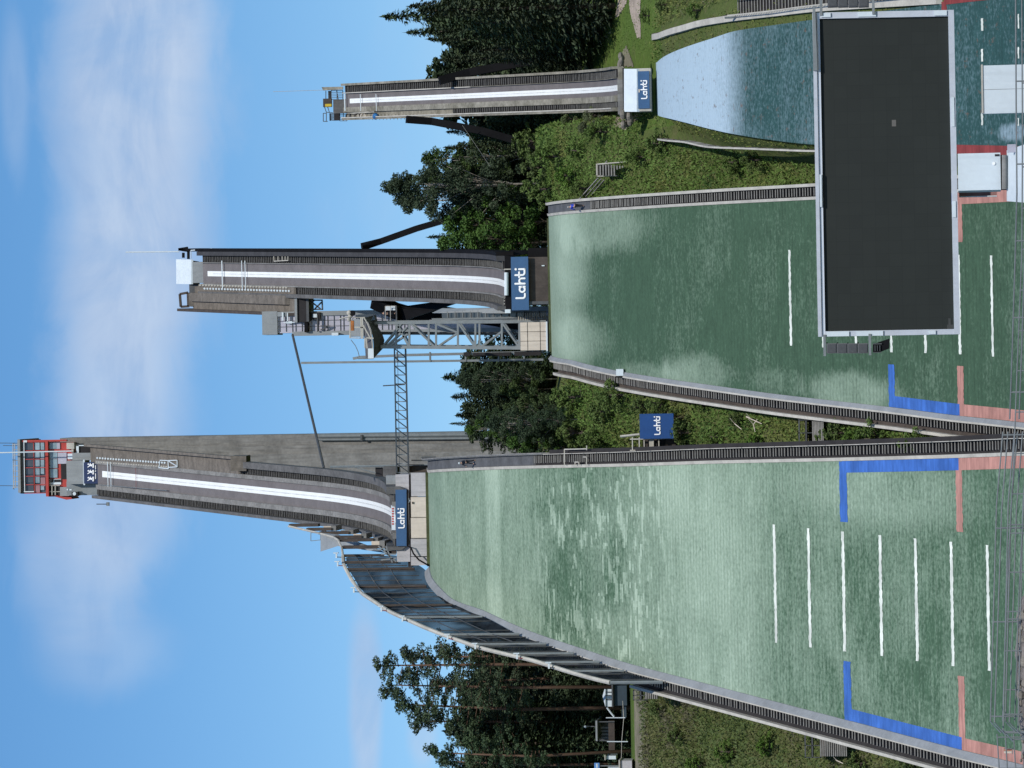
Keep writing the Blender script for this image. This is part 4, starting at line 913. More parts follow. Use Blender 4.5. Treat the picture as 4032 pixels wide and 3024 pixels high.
# ---------------------------------------------------------------- judges' truss tower with fan-shaped platform
jt = thing('judges_truss_tower', 'grey steel truss tower with a fan shaped platform left of the middle inrun', 'tower', P(2150, 1320, 366))
yA, yB = 364.5, 367.6
def chord(pts, y, r, n=4): return MB().tube([P(X, Y, y) for X, Y in pts], r, n)
legs = MB(); 
for y, dY in ((yA, 0), (yB, -4)):
    legs.tube([P(1475, 1272+dY, y), P(2150, 1266+dY, y)], .2, 4); legs.tube([P(1500, 1366+dY, y), P(2150, 1371+dY, y)], .24, 4)
legs.obj('legs', M_STEEL, jt)
ctr = MB().tube([P(1490, 1312, yB + .6), P(2150, 1314, yB + .6)], .22, 4).obj('middle_leg', M_STEELD, jt)
br = MB(); xs_ = [1560, 1612, 1688, 1717, 1803, 1872, 1888, 1976, 2045]
for i, X in enumerate(xs_): br.bar(P(X, 1270, yA), P(X, 1369, yA), .11); br.bar(P(X, 1267, yB), P(X, 1364, yB), .09); br.bar(P(X,1270,yA), P(X,1267,yB), .08); br.bar(P(X,1369,yA), P(X,1364,yB), .08)
for a, b in (((1560,1270),(1612,1369)),((1612,1270),(1715,1369)),((1717,1369),(1803,1310)),((1803,1310),(1717,1275)),((1803,1270),(1872,1369)),((1888,1369),(1976,1305)),((1976,1270),(2045,1369)),((1580,1275),(1510,1360)),((1520,1365),(1600,1290)),((1530,1365),(1605,1315))):
    br.bar(P(*a, yA), P(*b, yA), .1); br.bar(P(a[0]+8, a[1]-2, yB), P(b[0]+8, b[1]-2, yB), .085)
br.obj('braces', M_STEEL, jt)
# platform: curved deck seen from below, with railing
dk = MB(); top_c = [(1437,1250),(1452,1275),(1462,1300),(1468,1330),(1471,1360),(1471,1412)]; bot_c = [(1480,1240),(1486,1262),(1490,1290),(1505,1312),(1514,1340),(1508,1372)]
tp = [P(X, Y, 362.0) for X, Y in top_c]; bp = [P(X, Y, 366.5) for X, Y in bot_c]
for i in range(5): dk.add([tp[i], tp[i+1], bp[i+1], bp[i]], [(0,1,2,3)])
dk.add([p + Vector((0,0,.12)) for p in tp] + [P(1440,1412,369), P(1430,1245,369)], [tuple(range(8))]); dk.obj('platform_deck', M_CONCD, jt)
rl = MB(); rl.tube([p + Vector((0,0,.1)) for p in tp], .07, 5); up_ = [(1394,1252),(1422,1252),(1420,1296),(1420,1330)]
rl.tube([P(1437,1250,362), P(1392,1250,362), P(1386,1258,364), P(1378,1262,365), P(1378,1330,365), P(1437,1332,362)], .06, 5)
for a, b in (((1421,1250),(1423,1330)),((1427,1250),(1428,1330)),((1437,1290),(1395,1288)),((1443,1330),(1471,1332)),((1430,1280),(1460,1335)),((1437,1332),(1437,1370)),((1442,1332),(1446,1372)),((1378,1262),(1378,1332))): rl.bar(P(*a,362), P(*b,362), .07)
rl.obj('railing', M_KERB, jt)
MB().pbox(1449, 1471, 1372, 1412, 361.9, .1).obj('notice_board', M_WHITE, jt)
MB().pbox(1378, 1393, 1262, 1302, 364.5, .3).obj('red_panel', M_RUST, jt); MB().pbox(1380, 1432, 1256, 1326, 368.4, .3).obj('back_panel', M_GREYP, jt)
g = MB(); g.prism([P(1394,1248,365), P(1412,1238,366), P(1470,1236,366), P(1478,1258,364), P(1440,1268,363)], (0,.4,0)); g.obj('side_panel', M_STEELD, jt)
g = MB(); g.ball(P(1376,1232,362), .3); g.ball(P(1380,1243,362), .26); g.ball(P(1374,1258,362), .22); g.tube([P(1336,1256,362), P(1376,1246,362)], .07, 5); g.obj('floodlights', M_KERB, jt); MB().disc(P(1388,1233,361.8), .3, (0,-1,.2), .08).obj('dish', M_BLACK, jt)
g = MB(); g.tube([P(1382,1338,362), P(1400,1362,362), P(1410,1385,362), P(1415,1405,362)], .04, 5); g.tube([P(1408,1406,362), P(1410,1412,362), P(1471,1412,362)], .06, 5); g.obj('cable', M_STEEL, jt)
bw = thing('base_wall', 'beige panelled wall at the foot of the steel truss tower', 'wall', P(2155,1325,363.5)); MB().pbox(2049, 2150, 1269, 1379, 363.4, 3).obj('boards', M_BEIGE, bw)
g = MB()
for X in (2076, 2126): g.pbox(X, X+1.2, 1269, 1379, 363.36, .1)
for Y in (1305, 1342): g.pbox(2049, 2150, Y, Y+1.2, 363.36, .1)
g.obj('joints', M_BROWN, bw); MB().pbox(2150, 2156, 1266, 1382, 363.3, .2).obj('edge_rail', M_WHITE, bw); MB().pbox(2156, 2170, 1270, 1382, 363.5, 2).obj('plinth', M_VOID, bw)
# masts left of the truss tower
ms = thing('cable_mast', 'tall grey steel mast carrying the sloping cable left of the truss tower', 'mast', P(2130, 1415, 380)); 
MB().tube([P(1186,1429,380), P(2140,1416,380)], .17, 4).obj('pole', M_STEEL, ms)
g = MB(); g.tube([P(1390,1412,380), P(1420,1406,380), P(1470,1404,380), P(1610,1398,380), P(2140,1386,380)], .2, 4); g.obj('second_pole', M_STEEL, ms)
g = MB()
for X in (1560, 1690, 1830, 1960, 2060): g.pbox(X, X+6, 1386, 1424, 379.8, .3)
g.obj('battens', M_STEEL, ms); g = MB(); g.pbox(1825,1850,1387,1402,379.6,.3); g.pbox(1862,2010,1388,1402,379.6,.3); g.pbox(2025,2130,1384,1400,379.6,.3); g.obj('dark_boxes', M_VOID, ms)
cb2 = thing('cable_tray', 'sloping steel tube spanning from the lift shaft to the big inrun', 'cable tube', P(1275,1840,392)); MB().tube([P(1152,1318,427), P(1275,1842,397)], .15, 6).obj('tube', M_STEELD, cb2)
# ---------------------------------------------------------------- footbridge
fb = thing('footbridge', 'steel lattice footbridge between the truss tower and the big hill lip', 'footbridge', P(1590,1620,377)); A = lambda f, X, dy=0: P(X(f), 1372 + (1860-1372)*f, 367 + 21*f + dy)
Xt = lambda f: 1553 + 9*f; Xb = lambda f: 1597 + 12*f
g = MB()
for X in (Xt, Xb):
    for dy in (0, 1.6): g.tube([A(0,X,dy), A(.5,X,dy), A(1,X,dy)], .12 if X is Xb else .1, 4)
g.tube([A(0,lambda f:Xt(f)+12,0), A(1,lambda f:Xt(f)+12,0)], .035, 4); g.obj('chords', M_STEEL, fb)
g = MB(); n = 14
for i in range(n + 1):
    f = i/n; g.bar(A(f,Xt), A(f,Xb), .05); g.bar(A(f,Xt,1.6), A(f,Xb,1.6), .04); g.bar(A(f,Xb), A(f,Xb,1.6), .05)
    if i < n: g.bar(A(f,Xt), A(f+1/n,Xb), .045); g.bar(A(f,Xt,1.6), A(f+1/n,Xb,1.6), .035)
g.obj('lattice', M_STEEL, fb); g = MB(); g.prism([A(0,Xb)+Vector((0,0,.1)), A(1,Xb)+Vector((0,0,.1)), A(1,Xb,1.6)+Vector((0,0,.1)), A(0,Xb,1.6)+Vector((0,0,.1))], (0,0,-.12)); g.obj('walkway', M_GREYP, fb)
MB().tube([P(1508,1519,373), P(1594,1514,373)], .07, 6).obj('lamp_post', M_STEELD, fb)
# ======================================================================= SMALL HILL
QT3 = H3.hit(1362, 398, True)[1]
M_OLDC = mat('mossy_concrete', (.27,.255,.215), .9, .3, .5, col2=(.10,.095,.07), streak=.4)
I3 = inrun(H3, 'small', 'short weathered ski jump inrun of the small hill at the right, open platform on top', QT3, .72, .92, 1.3, .97, 1.85, 1.8, 2.2, 2.05, 1.1, .27, (QT3*.66, QT3), mdeck=M_OLDC, mparL=M_OLDC, mparR=M_OLDC, mkerb=M_OLDC, ph=.55)
sweep(MB(), H3, H3.I, C0, rect(-1.98, -1.86, .55, .66), frange(2, QT3, 40)).obj('side_rail', M_KERB, I3)
sweep(MB(), H3, H3.I, C0, rect(.9, 1.0, .3, .42), frange(QT3*.6, QT3, 20)).obj('side_rail', M_KERB, I3)
for X, r in ((1370,.07),(1432,.04),(1494,.04)):
    aR, q = H3.hit(X, 370, True); aL, _ = H3.hit(X+1, 437, True); MB().bar(H3.w(aL, q, H3.I(q)+.4), H3.w(aR, q, H3.I(q)+.4), r).obj('start_bar', M_WHITE, I3)
YT3 = H3.w(0, QT3, 0).y
pf = thing('start_platform', 'open railed start platform with grey panels on top of the small hill inrun', 'platform', P(1366, 410, YT3 + 1))
MB().pbox(1312, 1362, 391, 446, YT3 + .6, .4).obj('panel', M_CONCD, pf); MB().pbox(1272, 1306, 388, 421, YT3 + 1.5, .3).obj('back_panel', M_BROWN, pf)
MB().pbox(1280, 1305, 409, 419.5, YT3 + 1.1, .1).obj('yellow_sign', M_YELLOW, pf)
MB().pbox(1292, 1304, 358, 392, YT3+2.2, .3).obj('dark_panel', M_STEELD, pf); MB().pbox(1297, 1302, 446, 475, YT3+2.2, .3).obj('dark_panel', M_STEELD, pf); MB().pbox(1315, 1338, 445, 474, YT3 + 1.5, .3).obj('dark_panel', M_VOID, pf)
g = MB()
for (X0,X1,Ya,Yb,n) in ((1304,1350,356,392,5),(1338,1366,444,476,5),(1306,1316,446,474,5)):
    for i in range(n + 1):
        Y = Ya + (Yb-Ya)*i/n; g.bar(P(X0,Y,YT3+1.6), P(X1,Y,YT3+1.6), .035)
    for X in (X0, (X0+X1)/2, X1): g.bar(P(X,Ya,YT3+1.6), P(X,Yb,YT3+1.6), .04)
for a, b in (((1283,358),(1283,388)),((1273,446),(1273,478)),((1273,446),(1285,446)),((1285,444),(1285,478)),((1273,478),(1290,478)),((1278,422),(1285,442)),((1285,442),(1310,444)),((1290,421),(1297,442)),((1350,360),(1350,392)),((1325,355),(1332,392))): g.bar(P(*a,YT3+1.8), P(*b,YT3+1.8), .045)
g.obj('railing', M_STEELD, pf)
g = MB(); g.prism([P(1266,343,YT3+1.5), P(1272,356,YT3+1.5), P(1350,352,YT3+.2), P(1350,341,YT3+.2)], (0,.2,0)); g.obj('beam_end', M_OLDC, pf)
# things stored on the left stair
g3 = lambda X, Y, dz=0: (lambda aq: H3.w(aq[0], aq[1], H3.I(aq[1]) + dz))(H3.hit(X, Y, True))
ta = thing('tarpaulin', 'blue tarpaulin bundle on the left stairs of the small hill inrun', 'tarpaulin', g3(1490, 457)); c = g3(1490, 458, .35); mbx = MB(); mbx.ball(c, .38, 10, 6, .9); mbx.ball(c + Vector((0,-.4,-.15)), .3, 8, 5); mbx.obj('sheet', M_TARP, ta, smooth=True)
for i, (X, nm, lab, mt) in enumerate(((1382,'coil','dark hose coil beside the top bar of the small hill inrun',M_VOID),(1416,'bundle','brown strapped bundle on the left stairs of the small hill inrun',M_BROWN),(1440,'bundle','straw coloured bundle on the left stairs of the small hill inrun',M_BEIGE))):
    t = thing('stored_' + nm, lab, nm, g3(X, 458)); c = g3(X, 457, .3); m_ = MB(); m_.tube([c + Vector((.28*math.cos(k*.6), .05*k/6, .28*math.sin(k*.6))) for k in range(12)], .09, 6); m_.obx = None; m_.obj('roll', mt, t)
    m_ = MB(); m_.obox(c + Vector((0,.2,-.15)), (.25,0,0), (0,.2,0), (0,0,.12)); m_.obj('strap_block', M_KERB if i else M_STEELD, t)
g = MB()
for X0 in (1385, 1405): g.tube([g3(X0,446,.5), g3(X0+85,440,.5)], .04, 5)
for X in range(1460, 1660, 14): g.bar(g3(X,448,.2), g3(X,472,.2), .03)
g.obj('side_rail', M_KERB, I3)
strut('strut', '', [(1600,470,382,.35),(1700,478,383,.55),(1900,516,383,.55),(2160,590,383,.6)], 383, 0, I3)
strut('strut', '', [(1730,318,383,.4),(1850,285,384,.6),(2100,240,384,.6)], 383, 0, I3)
MB().tube([P(1822,495,381), P(1930,655,386)], .03, 4).obj('guy_wire', M_KERB, I3)
ant = thing('mast', 'hair-thin mast rising above the small hill platform', 'mast', P(1275,352,YT3+1)); MB().tube([P(1075,361,YT3+1), P(1290,354,YT3+1)], .025, 5).obj('rod', M_KERB, ant)
t3 = thing('takeoff_table', 'white topped take-off box of the small hill', 'take-off wall', P(2560,355,337))
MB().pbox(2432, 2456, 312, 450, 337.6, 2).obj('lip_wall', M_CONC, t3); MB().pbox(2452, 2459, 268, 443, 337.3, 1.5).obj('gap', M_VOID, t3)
g = MB(); g.prism([P(2457,271,337.2), P(2457,440,337.2), P(2507,440,335.8), P(2507,271,335.8)], (0,.1,-.25)); g.obj('white_lid', M_WHITE, t3)
MB().pbox(2507, 2563, 269, 438, 335.9, 1.2).obj('frame', M_KERB, t3)
b3 = thing('banner', 'blue banner with white lettering on the white take-off box of the small hill', 'banner', P(2557,352,335.6)); MB().pbox(2512, 2557, 280, 427, 335.75, .12).obj('cloth', M_NAVY, b3)
lettering(b3, P(2536, 353, 335.7), 75/FPX*335.7, FR, ZU, NF); MB().pbox(2514, 2519, 351, 364, 335.7, .05).obj('plate', M_BEIGE, b3)
for X0, X1, Ya, Yb, lab in ((2436,2458,218,268,'right'),(2440,2480,446,495,'left')):
    m_ = MB(); n = 7
    for i in range(n):
        m_.ball(P(X0 + (X1-X0)*random.random() + 4, Ya + (Yb-Ya)*(i+.5)/n, 337.5 + random.random()), random.uniform(.3,.6), 7, 5, .6)
    tag(m_.obj('stone_edging', mat('grey_stone', (.22,.20,.17), .9, .3, 1.5, bump=.6)), 'rough grey stones at the %s end of the small hill take-off box' % lab, 'stones')
# low boards curving along both sides of the small slope
def board(pix, label, wd, hgt, dz=.0):
    e = edge_of(H3, pix); qs = [H3.hit(*p)[1] for p in pix]; m_ = MB(); sec = [(-wd/2,-.6),(wd/2,-.6),(wd/2,hgt),(-wd/2,hgt)]
    sweep(m_, H3, H3.L, e, sec, frange(max(qs), min(qs), 60)); t = thing('low_board', label, 'barrier', H3.w(e(-20), -20, H3.L(-20))); m_.obj('boards', M_KERB, t)
    g = MB()
    for i in range(24):
        q = max(qs) + (min(qs)-max(qs))*i/23; g.tube([H3.w(e(q)+wd*.6, q, H3.L(q)-.4), H3.w(e(q)+wd*.6, q, H3.L(q)+hgt*.9)], .05, 4)
    g.obj('posts', M_BROWN, t)
board([(2558,536),(2590,543),(2640,553),(2708,559),(2799,578),(2962,585),(3197,594),(3700,600)], 'low pale board wall curving along the left side of the small slope', .14, .38)
board([(2562,155),(2600,142),(2640,127),(2700,110),(2763,92),(2900,70),(3070,50),(3215,33),(3700,2)], 'low grey board wall curving along the right side of the small slope', .55, .3)
# railed stairs at the far right
rs = thing('slope_stairs', 'pale railed stairs climbing the bank at the right edge of the picture', 'stairs', P(3200, 30, 300)); E3S = edge_of(H3, [(2905,64),(3060,50),(3215,28),(3700,-20)])
qa, qb = H3.hit(2912,64)[1], H3.hit(3700,-20)[1]
sweep(MB(), H3, H3.L, E3S, rect(0,1.5,-.5,.05), frange(qa, qb, 40)).obj('stair_base', M_VOID, rs); treads(H3, H3.L, E3S, .1, 1.4, qa, qb, .5, dz=.12, th=.04).obj('treads', M_TREAD, rs)
g = MB(); g2 = MB(); q = qa
while q > qb:
    e = E3S(q); z = H3.L(q); g.bar(H3.w(e+.1, q, z), H3.w(e+.1, q, z+1.0), .025); g2.bar(H3.w(e+1.5, q, z), H3.w(e+1.5, q, z+1.05), .025); q -= .42
g.obj('balusters', M_KERB, rs); g2.obj('balusters', M_KERB, rs)
for o_ in (.1, 1.5): sweep(MB(), H3, H3.L, E3S, rect(o_-.04,o_+.04,1.0,1.07), frange(qa, qb, 40)).obj('handrail', M_KERB, rs)
MB().tube([H3.w(E3S(qa)-.1, qa, H3.L(qa)-.5), H3.w(E3S(qa)-.1, qa, H3.L(qa)+1.3)], .1, 6).obj('newel', M_STEEL, rs)

# ======================================================================= LARGE SCREEN
YS = 132.0
sc = thing('video_screen', 'huge switched-off video screen with a pale frame, standing in front of the slopes', 'screen', P(3960, 680, YS))
def quadbox(X0a, X1a, Ya, Yb, y, dy, m_=None):
    m_ = m_ or MB(); a, b, c, d = P(X0a[0],Ya,y), P(X0a[1],Yb,y), P(X1a[1],Yb,y), P(X1a[0],Ya,y); m_.prism([a,b,c,d], (0,dy,0)); return m_
M_SCR = mat('matt_black_modules', (.024,.028,.026), .75, .05, .6, spec=.15)
def _modules():
    N = NT(M_SCR); bs = N.n['Principled BSDF']; tc = N.new('ShaderNodeTexCoord').outputs['Object']
    sn = N.new('ShaderNodeVectorMath', operation='SNAP', inp={0: tc, 1: (.48, 5, .48)}).outputs[0]; wn = N.new('ShaderNodeTexWhiteNoise', inp={0: sn}).outputs[0]
    n1 = N.noise(tc, .35, 4); sp_ = N.new('ShaderNodeSeparateXYZ', inp={0: tc})
    ln = None
    for k in (0, 2):
        f = N.math('ABSOLUTE', N.math('SUBTRACT', N.math('FRACT', N.math('DIVIDE', sp_.outputs[k], .48)), .5)); g_ = N.rng(f, .47, .5, 0, 1); ln = g_ if ln is None else N.math('MAXIMUM', ln, g_)
    v = N.math('ADD', N.rng(wn, 0, 1, -.1, .1), N.rng(n1, .3, .7, -.14, .14)); c = N.mix(N.math('ADD', .5, v), (.020,.0235,.022), (.0285,.033,.0305)); c = N.mix(N.math('MULTIPLY', ln, .4), c, (.014,.016,.015))
    N.l.new(c, bs.inputs['Base Color'])
_modules()
tl, tr_, brr, bl = P(3222,1326,YS), P(3199,51,YS), P(3756,40,YS), P(3780,1316,YS)
def sp(u, v, dy=0): return tl*(1-u)*(1-v) + tr_*u*(1-v) + brr*u*v + bl*(1-u)*v + Vector((0,dy,0))
def sq(u0, u1, v0, v1, dy, th): return MB().prism([sp(u0,v0,dy), sp(u1,v0,dy), sp(u1,v1,dy), sp(u0,v1,dy)], (0,th,0))
sq(.0165,.9805,.052,.958,.0,.3).obj('panel', M_SCR, sc)
M_FRAME = mat('pale_frame', (.48,.515,.57), .5, .06, 1.4, streak=.15); M_FR2 = mat('bright_frame', (.56,.61,.68), .5, .05, 1.2)
sq(0,1,0,.026,-.16,.5).obj('frame', M_FRAME, sc); sq(.0,1,.028,.051,-.1,.45).obj('frame', M_FR2, sc); sq(0,1,.959,1,-.14,.5).obj('frame', M_FRAME, sc); sq(0,.0163,.0515,.9588,-.12,.5).obj('frame', M_FRAME, sc); sq(.9807,1,.0515,.9588,-.12,.5).obj('frame', M_FRAME, sc)
for u0,u1,v0,v1 in ((.0,.015,.06,.22),(.0,.015,.27,.46),(.001,.013,.78,.83),(.984,.999,.32,.45),(.985,.998,.06,.13),(.36,.41,.962,.988),(.64,.73,.97,.99),(.4,.5,.03,.045),(.983,.999,.86,.95)): sq(u0,u1,v0,v1,-.175,.03).obj('tape_patch', M_WHITE, sc)
sq(.645,.665,.548,.578,-.012,.02).obj('dead_module', mat('dead_module', (.12,.115,.105), .7, .1), sc); sq(.017,.03,.91,.955,-.01,.02).obj('dead_module', mat('faint_module', (.045,.048,.046), .7, .1), sc); sq(.017,.05,.92,.937,-.012,.02).obj('dead_module', MATS['faint_module'], sc)
sq(.02,.98,.06,.95,.32,.5).obj('back_box', M_STEELD, sc)
for i, (ua, ub, v) in enumerate(((-.062,.005,.043),(-.056,.005,.362),(-.028,.005,.0445))): pass
for v in (.042, .362): MB().prism([sp(-.06,v-.006,-.22), sp(.006,v-.006,-.22), sp(.006,v+.012,-.22), sp(-.06,v+.012,-.22)], (0,.15,0)).obj('outrigger', M_STEEL, sc)
for v in (.06, .43): MB().prism([sp(.99,v-.006,-.22), sp(1.045,v-.006,-.22), sp(1.045,v+.012,-.22), sp(.99,v+.012,-.22)], (0,.15,0)).obj('outrigger', M_STEEL, sc)
MB().prism([sp(.82,.0,-.24), sp(1.02,.004,-.24), sp(1.02,.022,-.24), sp(.82,.03,-.24)], (0,.1,0)).obj('hoist_pole', M_STEEL, sc)
g = MB(); g.pbox(3775, 3830, 640, 652, YS+.6, .3); g.pbox(3775, 3830, 700, 712, YS+.6, .3); g.obj('support_post', M_STEELD, sc)
M_SPK = mat('grey_speaker_grille', (.13,.13,.14), .7, .15, 3)
def spk(X0, X1, Ya, Yb, y, lab, ang=0, mt=M_SPK):
    t = thing('line_array_speaker', lab, 'loudspeaker', P(X1, (Ya+Yb)/2, y), 'loudspeakers hung beside the screen')
    MB().pbox(X0, X1, Ya, Yb, y, .5).obj('cabinet', mt, t); MB().pbox(X0 + 3, X1 - 3, Ya + 3, Yb - 3, y - .02, .04).obj('grille', M_SPK if mt is not M_SPK else M_STEELD, t); MB().pbox(X0 - 1, X0 + 3, Ya - 4, Ya, y + .1, .3).obj('hanger', M_BLACK, t)
for i in range(4): spk(3255 + 41*i, 3294 + 41*i, 1352, 1391, YS - .2, 'grey loudspeaker %s of the stack hung left of the screen' % ['at the top','second from the top','third from the top','just above the black one'][i])
t = thing('line_array_speaker', 'black tilted loudspeaker at the bottom of the stack hung left of the screen', 'loudspeaker', P(3505,1365,YS), 'loudspeakers hung beside the screen')
MB().prism([P(3437,1356,YS-.3), P(3437,1388,YS-.3), P(3468,1385,YS-.3), P(3500,1372,YS-.3), P(3502,1333,YS-.3), P(3466,1345,YS-.3)], (0,.5,0)).obj('cabinet', M_BLACK, t)
g = MB()
for X in (3444, 3453, 3463): g.pbox(X, X+3, 1360, 1382, YS-.36, .05)
g.pbox(3437,3472,1352,1356,YS-.36,.05); g.pbox(3437,3472,1386,1389,YS-.36,.05); g.obj('fins', M_STEELD, t)
for i in range(4): spk(3258 + 41*i, 3297 + 41*i, -14, 25, YS - .2, 'grey loudspeaker %s of the stack hung right of the screen' % ['at the top','second from the top','third from the top','at the bottom'][i])
# white cabinet and platform under the screen
wc = thing('white_cabinet', 'plain white cabinet on dark feet directly below the screen', 'cabinet', P(3962,675,130)); MB().pbox(3772, 3940, 603, 749, 130, 1.4).obj('body', M_WHITE, wc)
g = MB()
for Y in (612, 640, 700, 735): g.pbox(3940, 3966, Y, Y+9, 130.2, .8)
g.pbox(3940, 3966, 610, 745, 131, .4); g.obj('feet', M_VOID, wc); MB().pbox(3917, 3935, 607, 615, 129.98, .05).obj('vent', M_VOID, wc); MB().disc(P(3913,644,129.98), .06, (0,-1,0), .01, 12).obj('sticker', M_LETTER, wc); MB().tube([P(3955,611,129.8), P(3955,745,129.8)], .1, 8).obj('roller', M_CONC, wc)
wp = thing('white_platform', 'white boarded platform under the white cabinet below the screen', 'platform', P(4010,690,128)); q = [P(3964,592,130), P(3964,792,130), P(4060,800,126), P(4060,560,126)]
MB().prism(q, (0,.1,-.2)).obj('top', M_WHITE, wp); MB().pbox(3966, 4004, 568, 600, 128.5, .1).obj('grey_sheet', M_LILAC, wp)
wb = thing('blank_board', 'large blank white panel behind the fence below the screen', 'panel', P(4060,350,120)); MB().pbox(3867, 4100, 255, 445, 120, .25).obj('sheet', M_WHITE, wb); MB().pbox(3867, 4100, 349.4, 350.6, 119.99, .02).obj('seam', M_STEEL, wb); MB().pbox(3864, 3871, 254, 446, 119.97, .3).obj('top_edge', M_KERB, wb)
rp = thing('red_ramp', 'faded red ramp edge beside the white cabinet', 'ramp', P(3930,765,131)); MB().pbox(3776, 3925, 752, 773, 133, .4).obj('ramp_board', mat('pink_board', (.33,.17,.16), .8, .2, 1), rp); MB().tube([P(3778,775,132.9), P(3925,772,132.9)], .025, 5).obj('edge_line', M_WHITE, rp)

# ======================================================================= FENCE AT THE BOTTOM
def fence(label, pts, hgt, nrail, r, post_step, group=None, double=0):
    """pts: world points along the foot of the fence"""
    t = thing('steel_fence', label, 'fence', pts[0]); 
    for k in range(nrail):
        f = (k + 1) / nrail if nrail > 1 else 1; MB().tube([p + Vector((0,0,hgt*f)) for p in pts], r, 6).obj('rail', M_STEEL, t)
    L = [0]
    for i in range(len(pts)-1): L.append(L[-1] + (pts[i+1]-pts[i]).length)
    s = .1
    while s < L[-1]:
        i = max(j for j in range(len(L)) if L[j] <= s); i = min(i, len(pts)-2); f = (s-L[i])/max(1e-6, L[i+1]-L[i]); p = pts[i].lerp(pts[i+1], f)
        MB().tube([p + Vector((0,0,-.5)), p + Vector((0,0,hgt))], r*1.1, 6).obj('post', M_STEEL, t); s += post_step
    return t
def foot(X, Y, y, h): return P(X, Y, y) - Vector((0,0,h))
fence('grey steel railing across the bottom right of the view, below the screen', [foot(3999,-20,104,1.1), foot(4001,400,104,1.1), foot(4004,760,104,1.1), foot(3998,1000,105,1.1), foot(3986,1380,106,1.1), foot(3976,1650,107,1.1)], 1.1, 4, .022, 2.4)
fence('second steel railing just behind the first one, below the screen', [foot(4023,-20,106,1.1), foot(4026,500,106,1.1), foot(4024,1000,107,1.1), foot(4004,1480,108,1.1), foot(3990,1850,108,1.1), foot(3966,2300,109,1.1), foot(3948,2840,110,1.1)], 1.1, 3, .02, 1.25)
for i, (Xa, Xb, Ya, Yb, dx) in enumerate(((3924,3900,1990,2840,0),(3944,3916,2010,2845,4),(3970,3950,1980,2875,8))):
    fence('%s of three stacked steel railings in front of the big slope' % ['upper','middle','lower'][i], [foot(Xa+25,1700,111+i*.0,.9), foot(Xa,Ya,111-i*.4,.9), foot(Xb,Yb,110-i*.4,.9), foot(Xb+40,Yb+45,107-i*.4,.9)], .9, 2, .022, 2.9)
fence('steel railing at the left end of the gravel bank', [foot(3926,2890,109.5,.75), foot(3930,2960,109.5,.75), foot(3936,3060,109.5,.75)], .75, 3, .02, .95)
gb = MB()
for i in range(60):
    x0 = -14 + 20*random.random(); 
    if i < 40: p = P(4008 + 14*random.random(), 2420 + 400*random.random(), 110)
    else: p = P(4012 + 18*random.random(), 2400 + 620*random.random(), 109)
    gb.ball(p - Vector((0,0,.05)), random.uniform(.05,.16), 6, 4, .7)
gk = MB(); q = [(4006,2395),(3998,2560),(4003,2700),(4008,2830),(4016,2870),(4060,3060),(4120,3060),(4120,2350)]
gm = MB(); n = 30
for i in range(n + 1):
    f = i/n; Y = 2330 + 760*f; Xr = pl([(2330,4034),(2400,4010),(2560,3999),(2700,4005),(2830,4012),(2900,4022),(3090,4030)])(Y) + random.uniform(-2,2)
    p = P(Xr, Y, 111.5)
    for k, (dy, dz) in enumerate(((1.2,-2.5),(.3,-.35),(0,0),(-.8,-.03),(-3,-.25),(-9,-.7))): gm.v.append((p.x, p.y + dy, p.z + dz + random.uniform(-.03,.03)))
for i in range(n):
    for k in range(5): gm.f.append((i*6+k, i*6+k+1, (i+1)*6+k+1, (i+1)*6+k))
tag(gm.obj('gravel_bank', M_GRAVEL), 'gravel mound in the bottom left corner', kind='structure')
tag(gb.obj('stones', MATS['grey_stone']), 'loose stones on the gravel mound', 'stones', kind='stuff')
ob = thing('red_white_board', 'short red and white board at the left end of the railings', 'board', P(3976,2975,110)); MB().pbox(3952, 3985, 2950, 2957, 110.4, .1).obj('board', mat('orange_board', (.52,.25,.17), .8, .3, 4), ob); MB().pbox(3954, 3983, 2958, 2966, 110.4, .1).obj('board', M_BEIGE, ob); 
g = MB(); g.pbox(3952,3988,2947,2949,110.3,.06); g.pbox(3985,3988,2945,2970,110.3,.06); g.obj('frame', M_STEEL, ob)

# ======================================================================= SIGN IN THE GULLY
gs = thing('banner', 'square blue banner with white lettering on a small stand in the bushy gully', 'banner', P(2585,1680,325)); MB().pbox(2519, 2652, 1629, 1727, 324, .25).obj('cloth', mat('royal_blue_fabric', (.006,.055,.20), .6, .08, 1), gs)
lettering(gs, P(2588,1676,323.95), 74/FPX*324, FR, ZU, NF)
g = MB()
for X in (2488, 2515, 2534, 2570, 2592): g.pbox(X, X+4, 1722, 1772, 324.6, .3)
for Y in (1726, 1770): g.pbox(2480, 2655, Y, Y+4, 324.5, .3)
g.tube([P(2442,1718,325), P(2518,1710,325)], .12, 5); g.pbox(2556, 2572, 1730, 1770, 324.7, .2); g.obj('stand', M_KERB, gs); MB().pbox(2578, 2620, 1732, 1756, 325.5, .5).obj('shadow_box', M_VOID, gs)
MB().pbox(2530, 2660, 1728, 1775, 325.6, 3).obj('hut_wall', M_BROWN, gs)
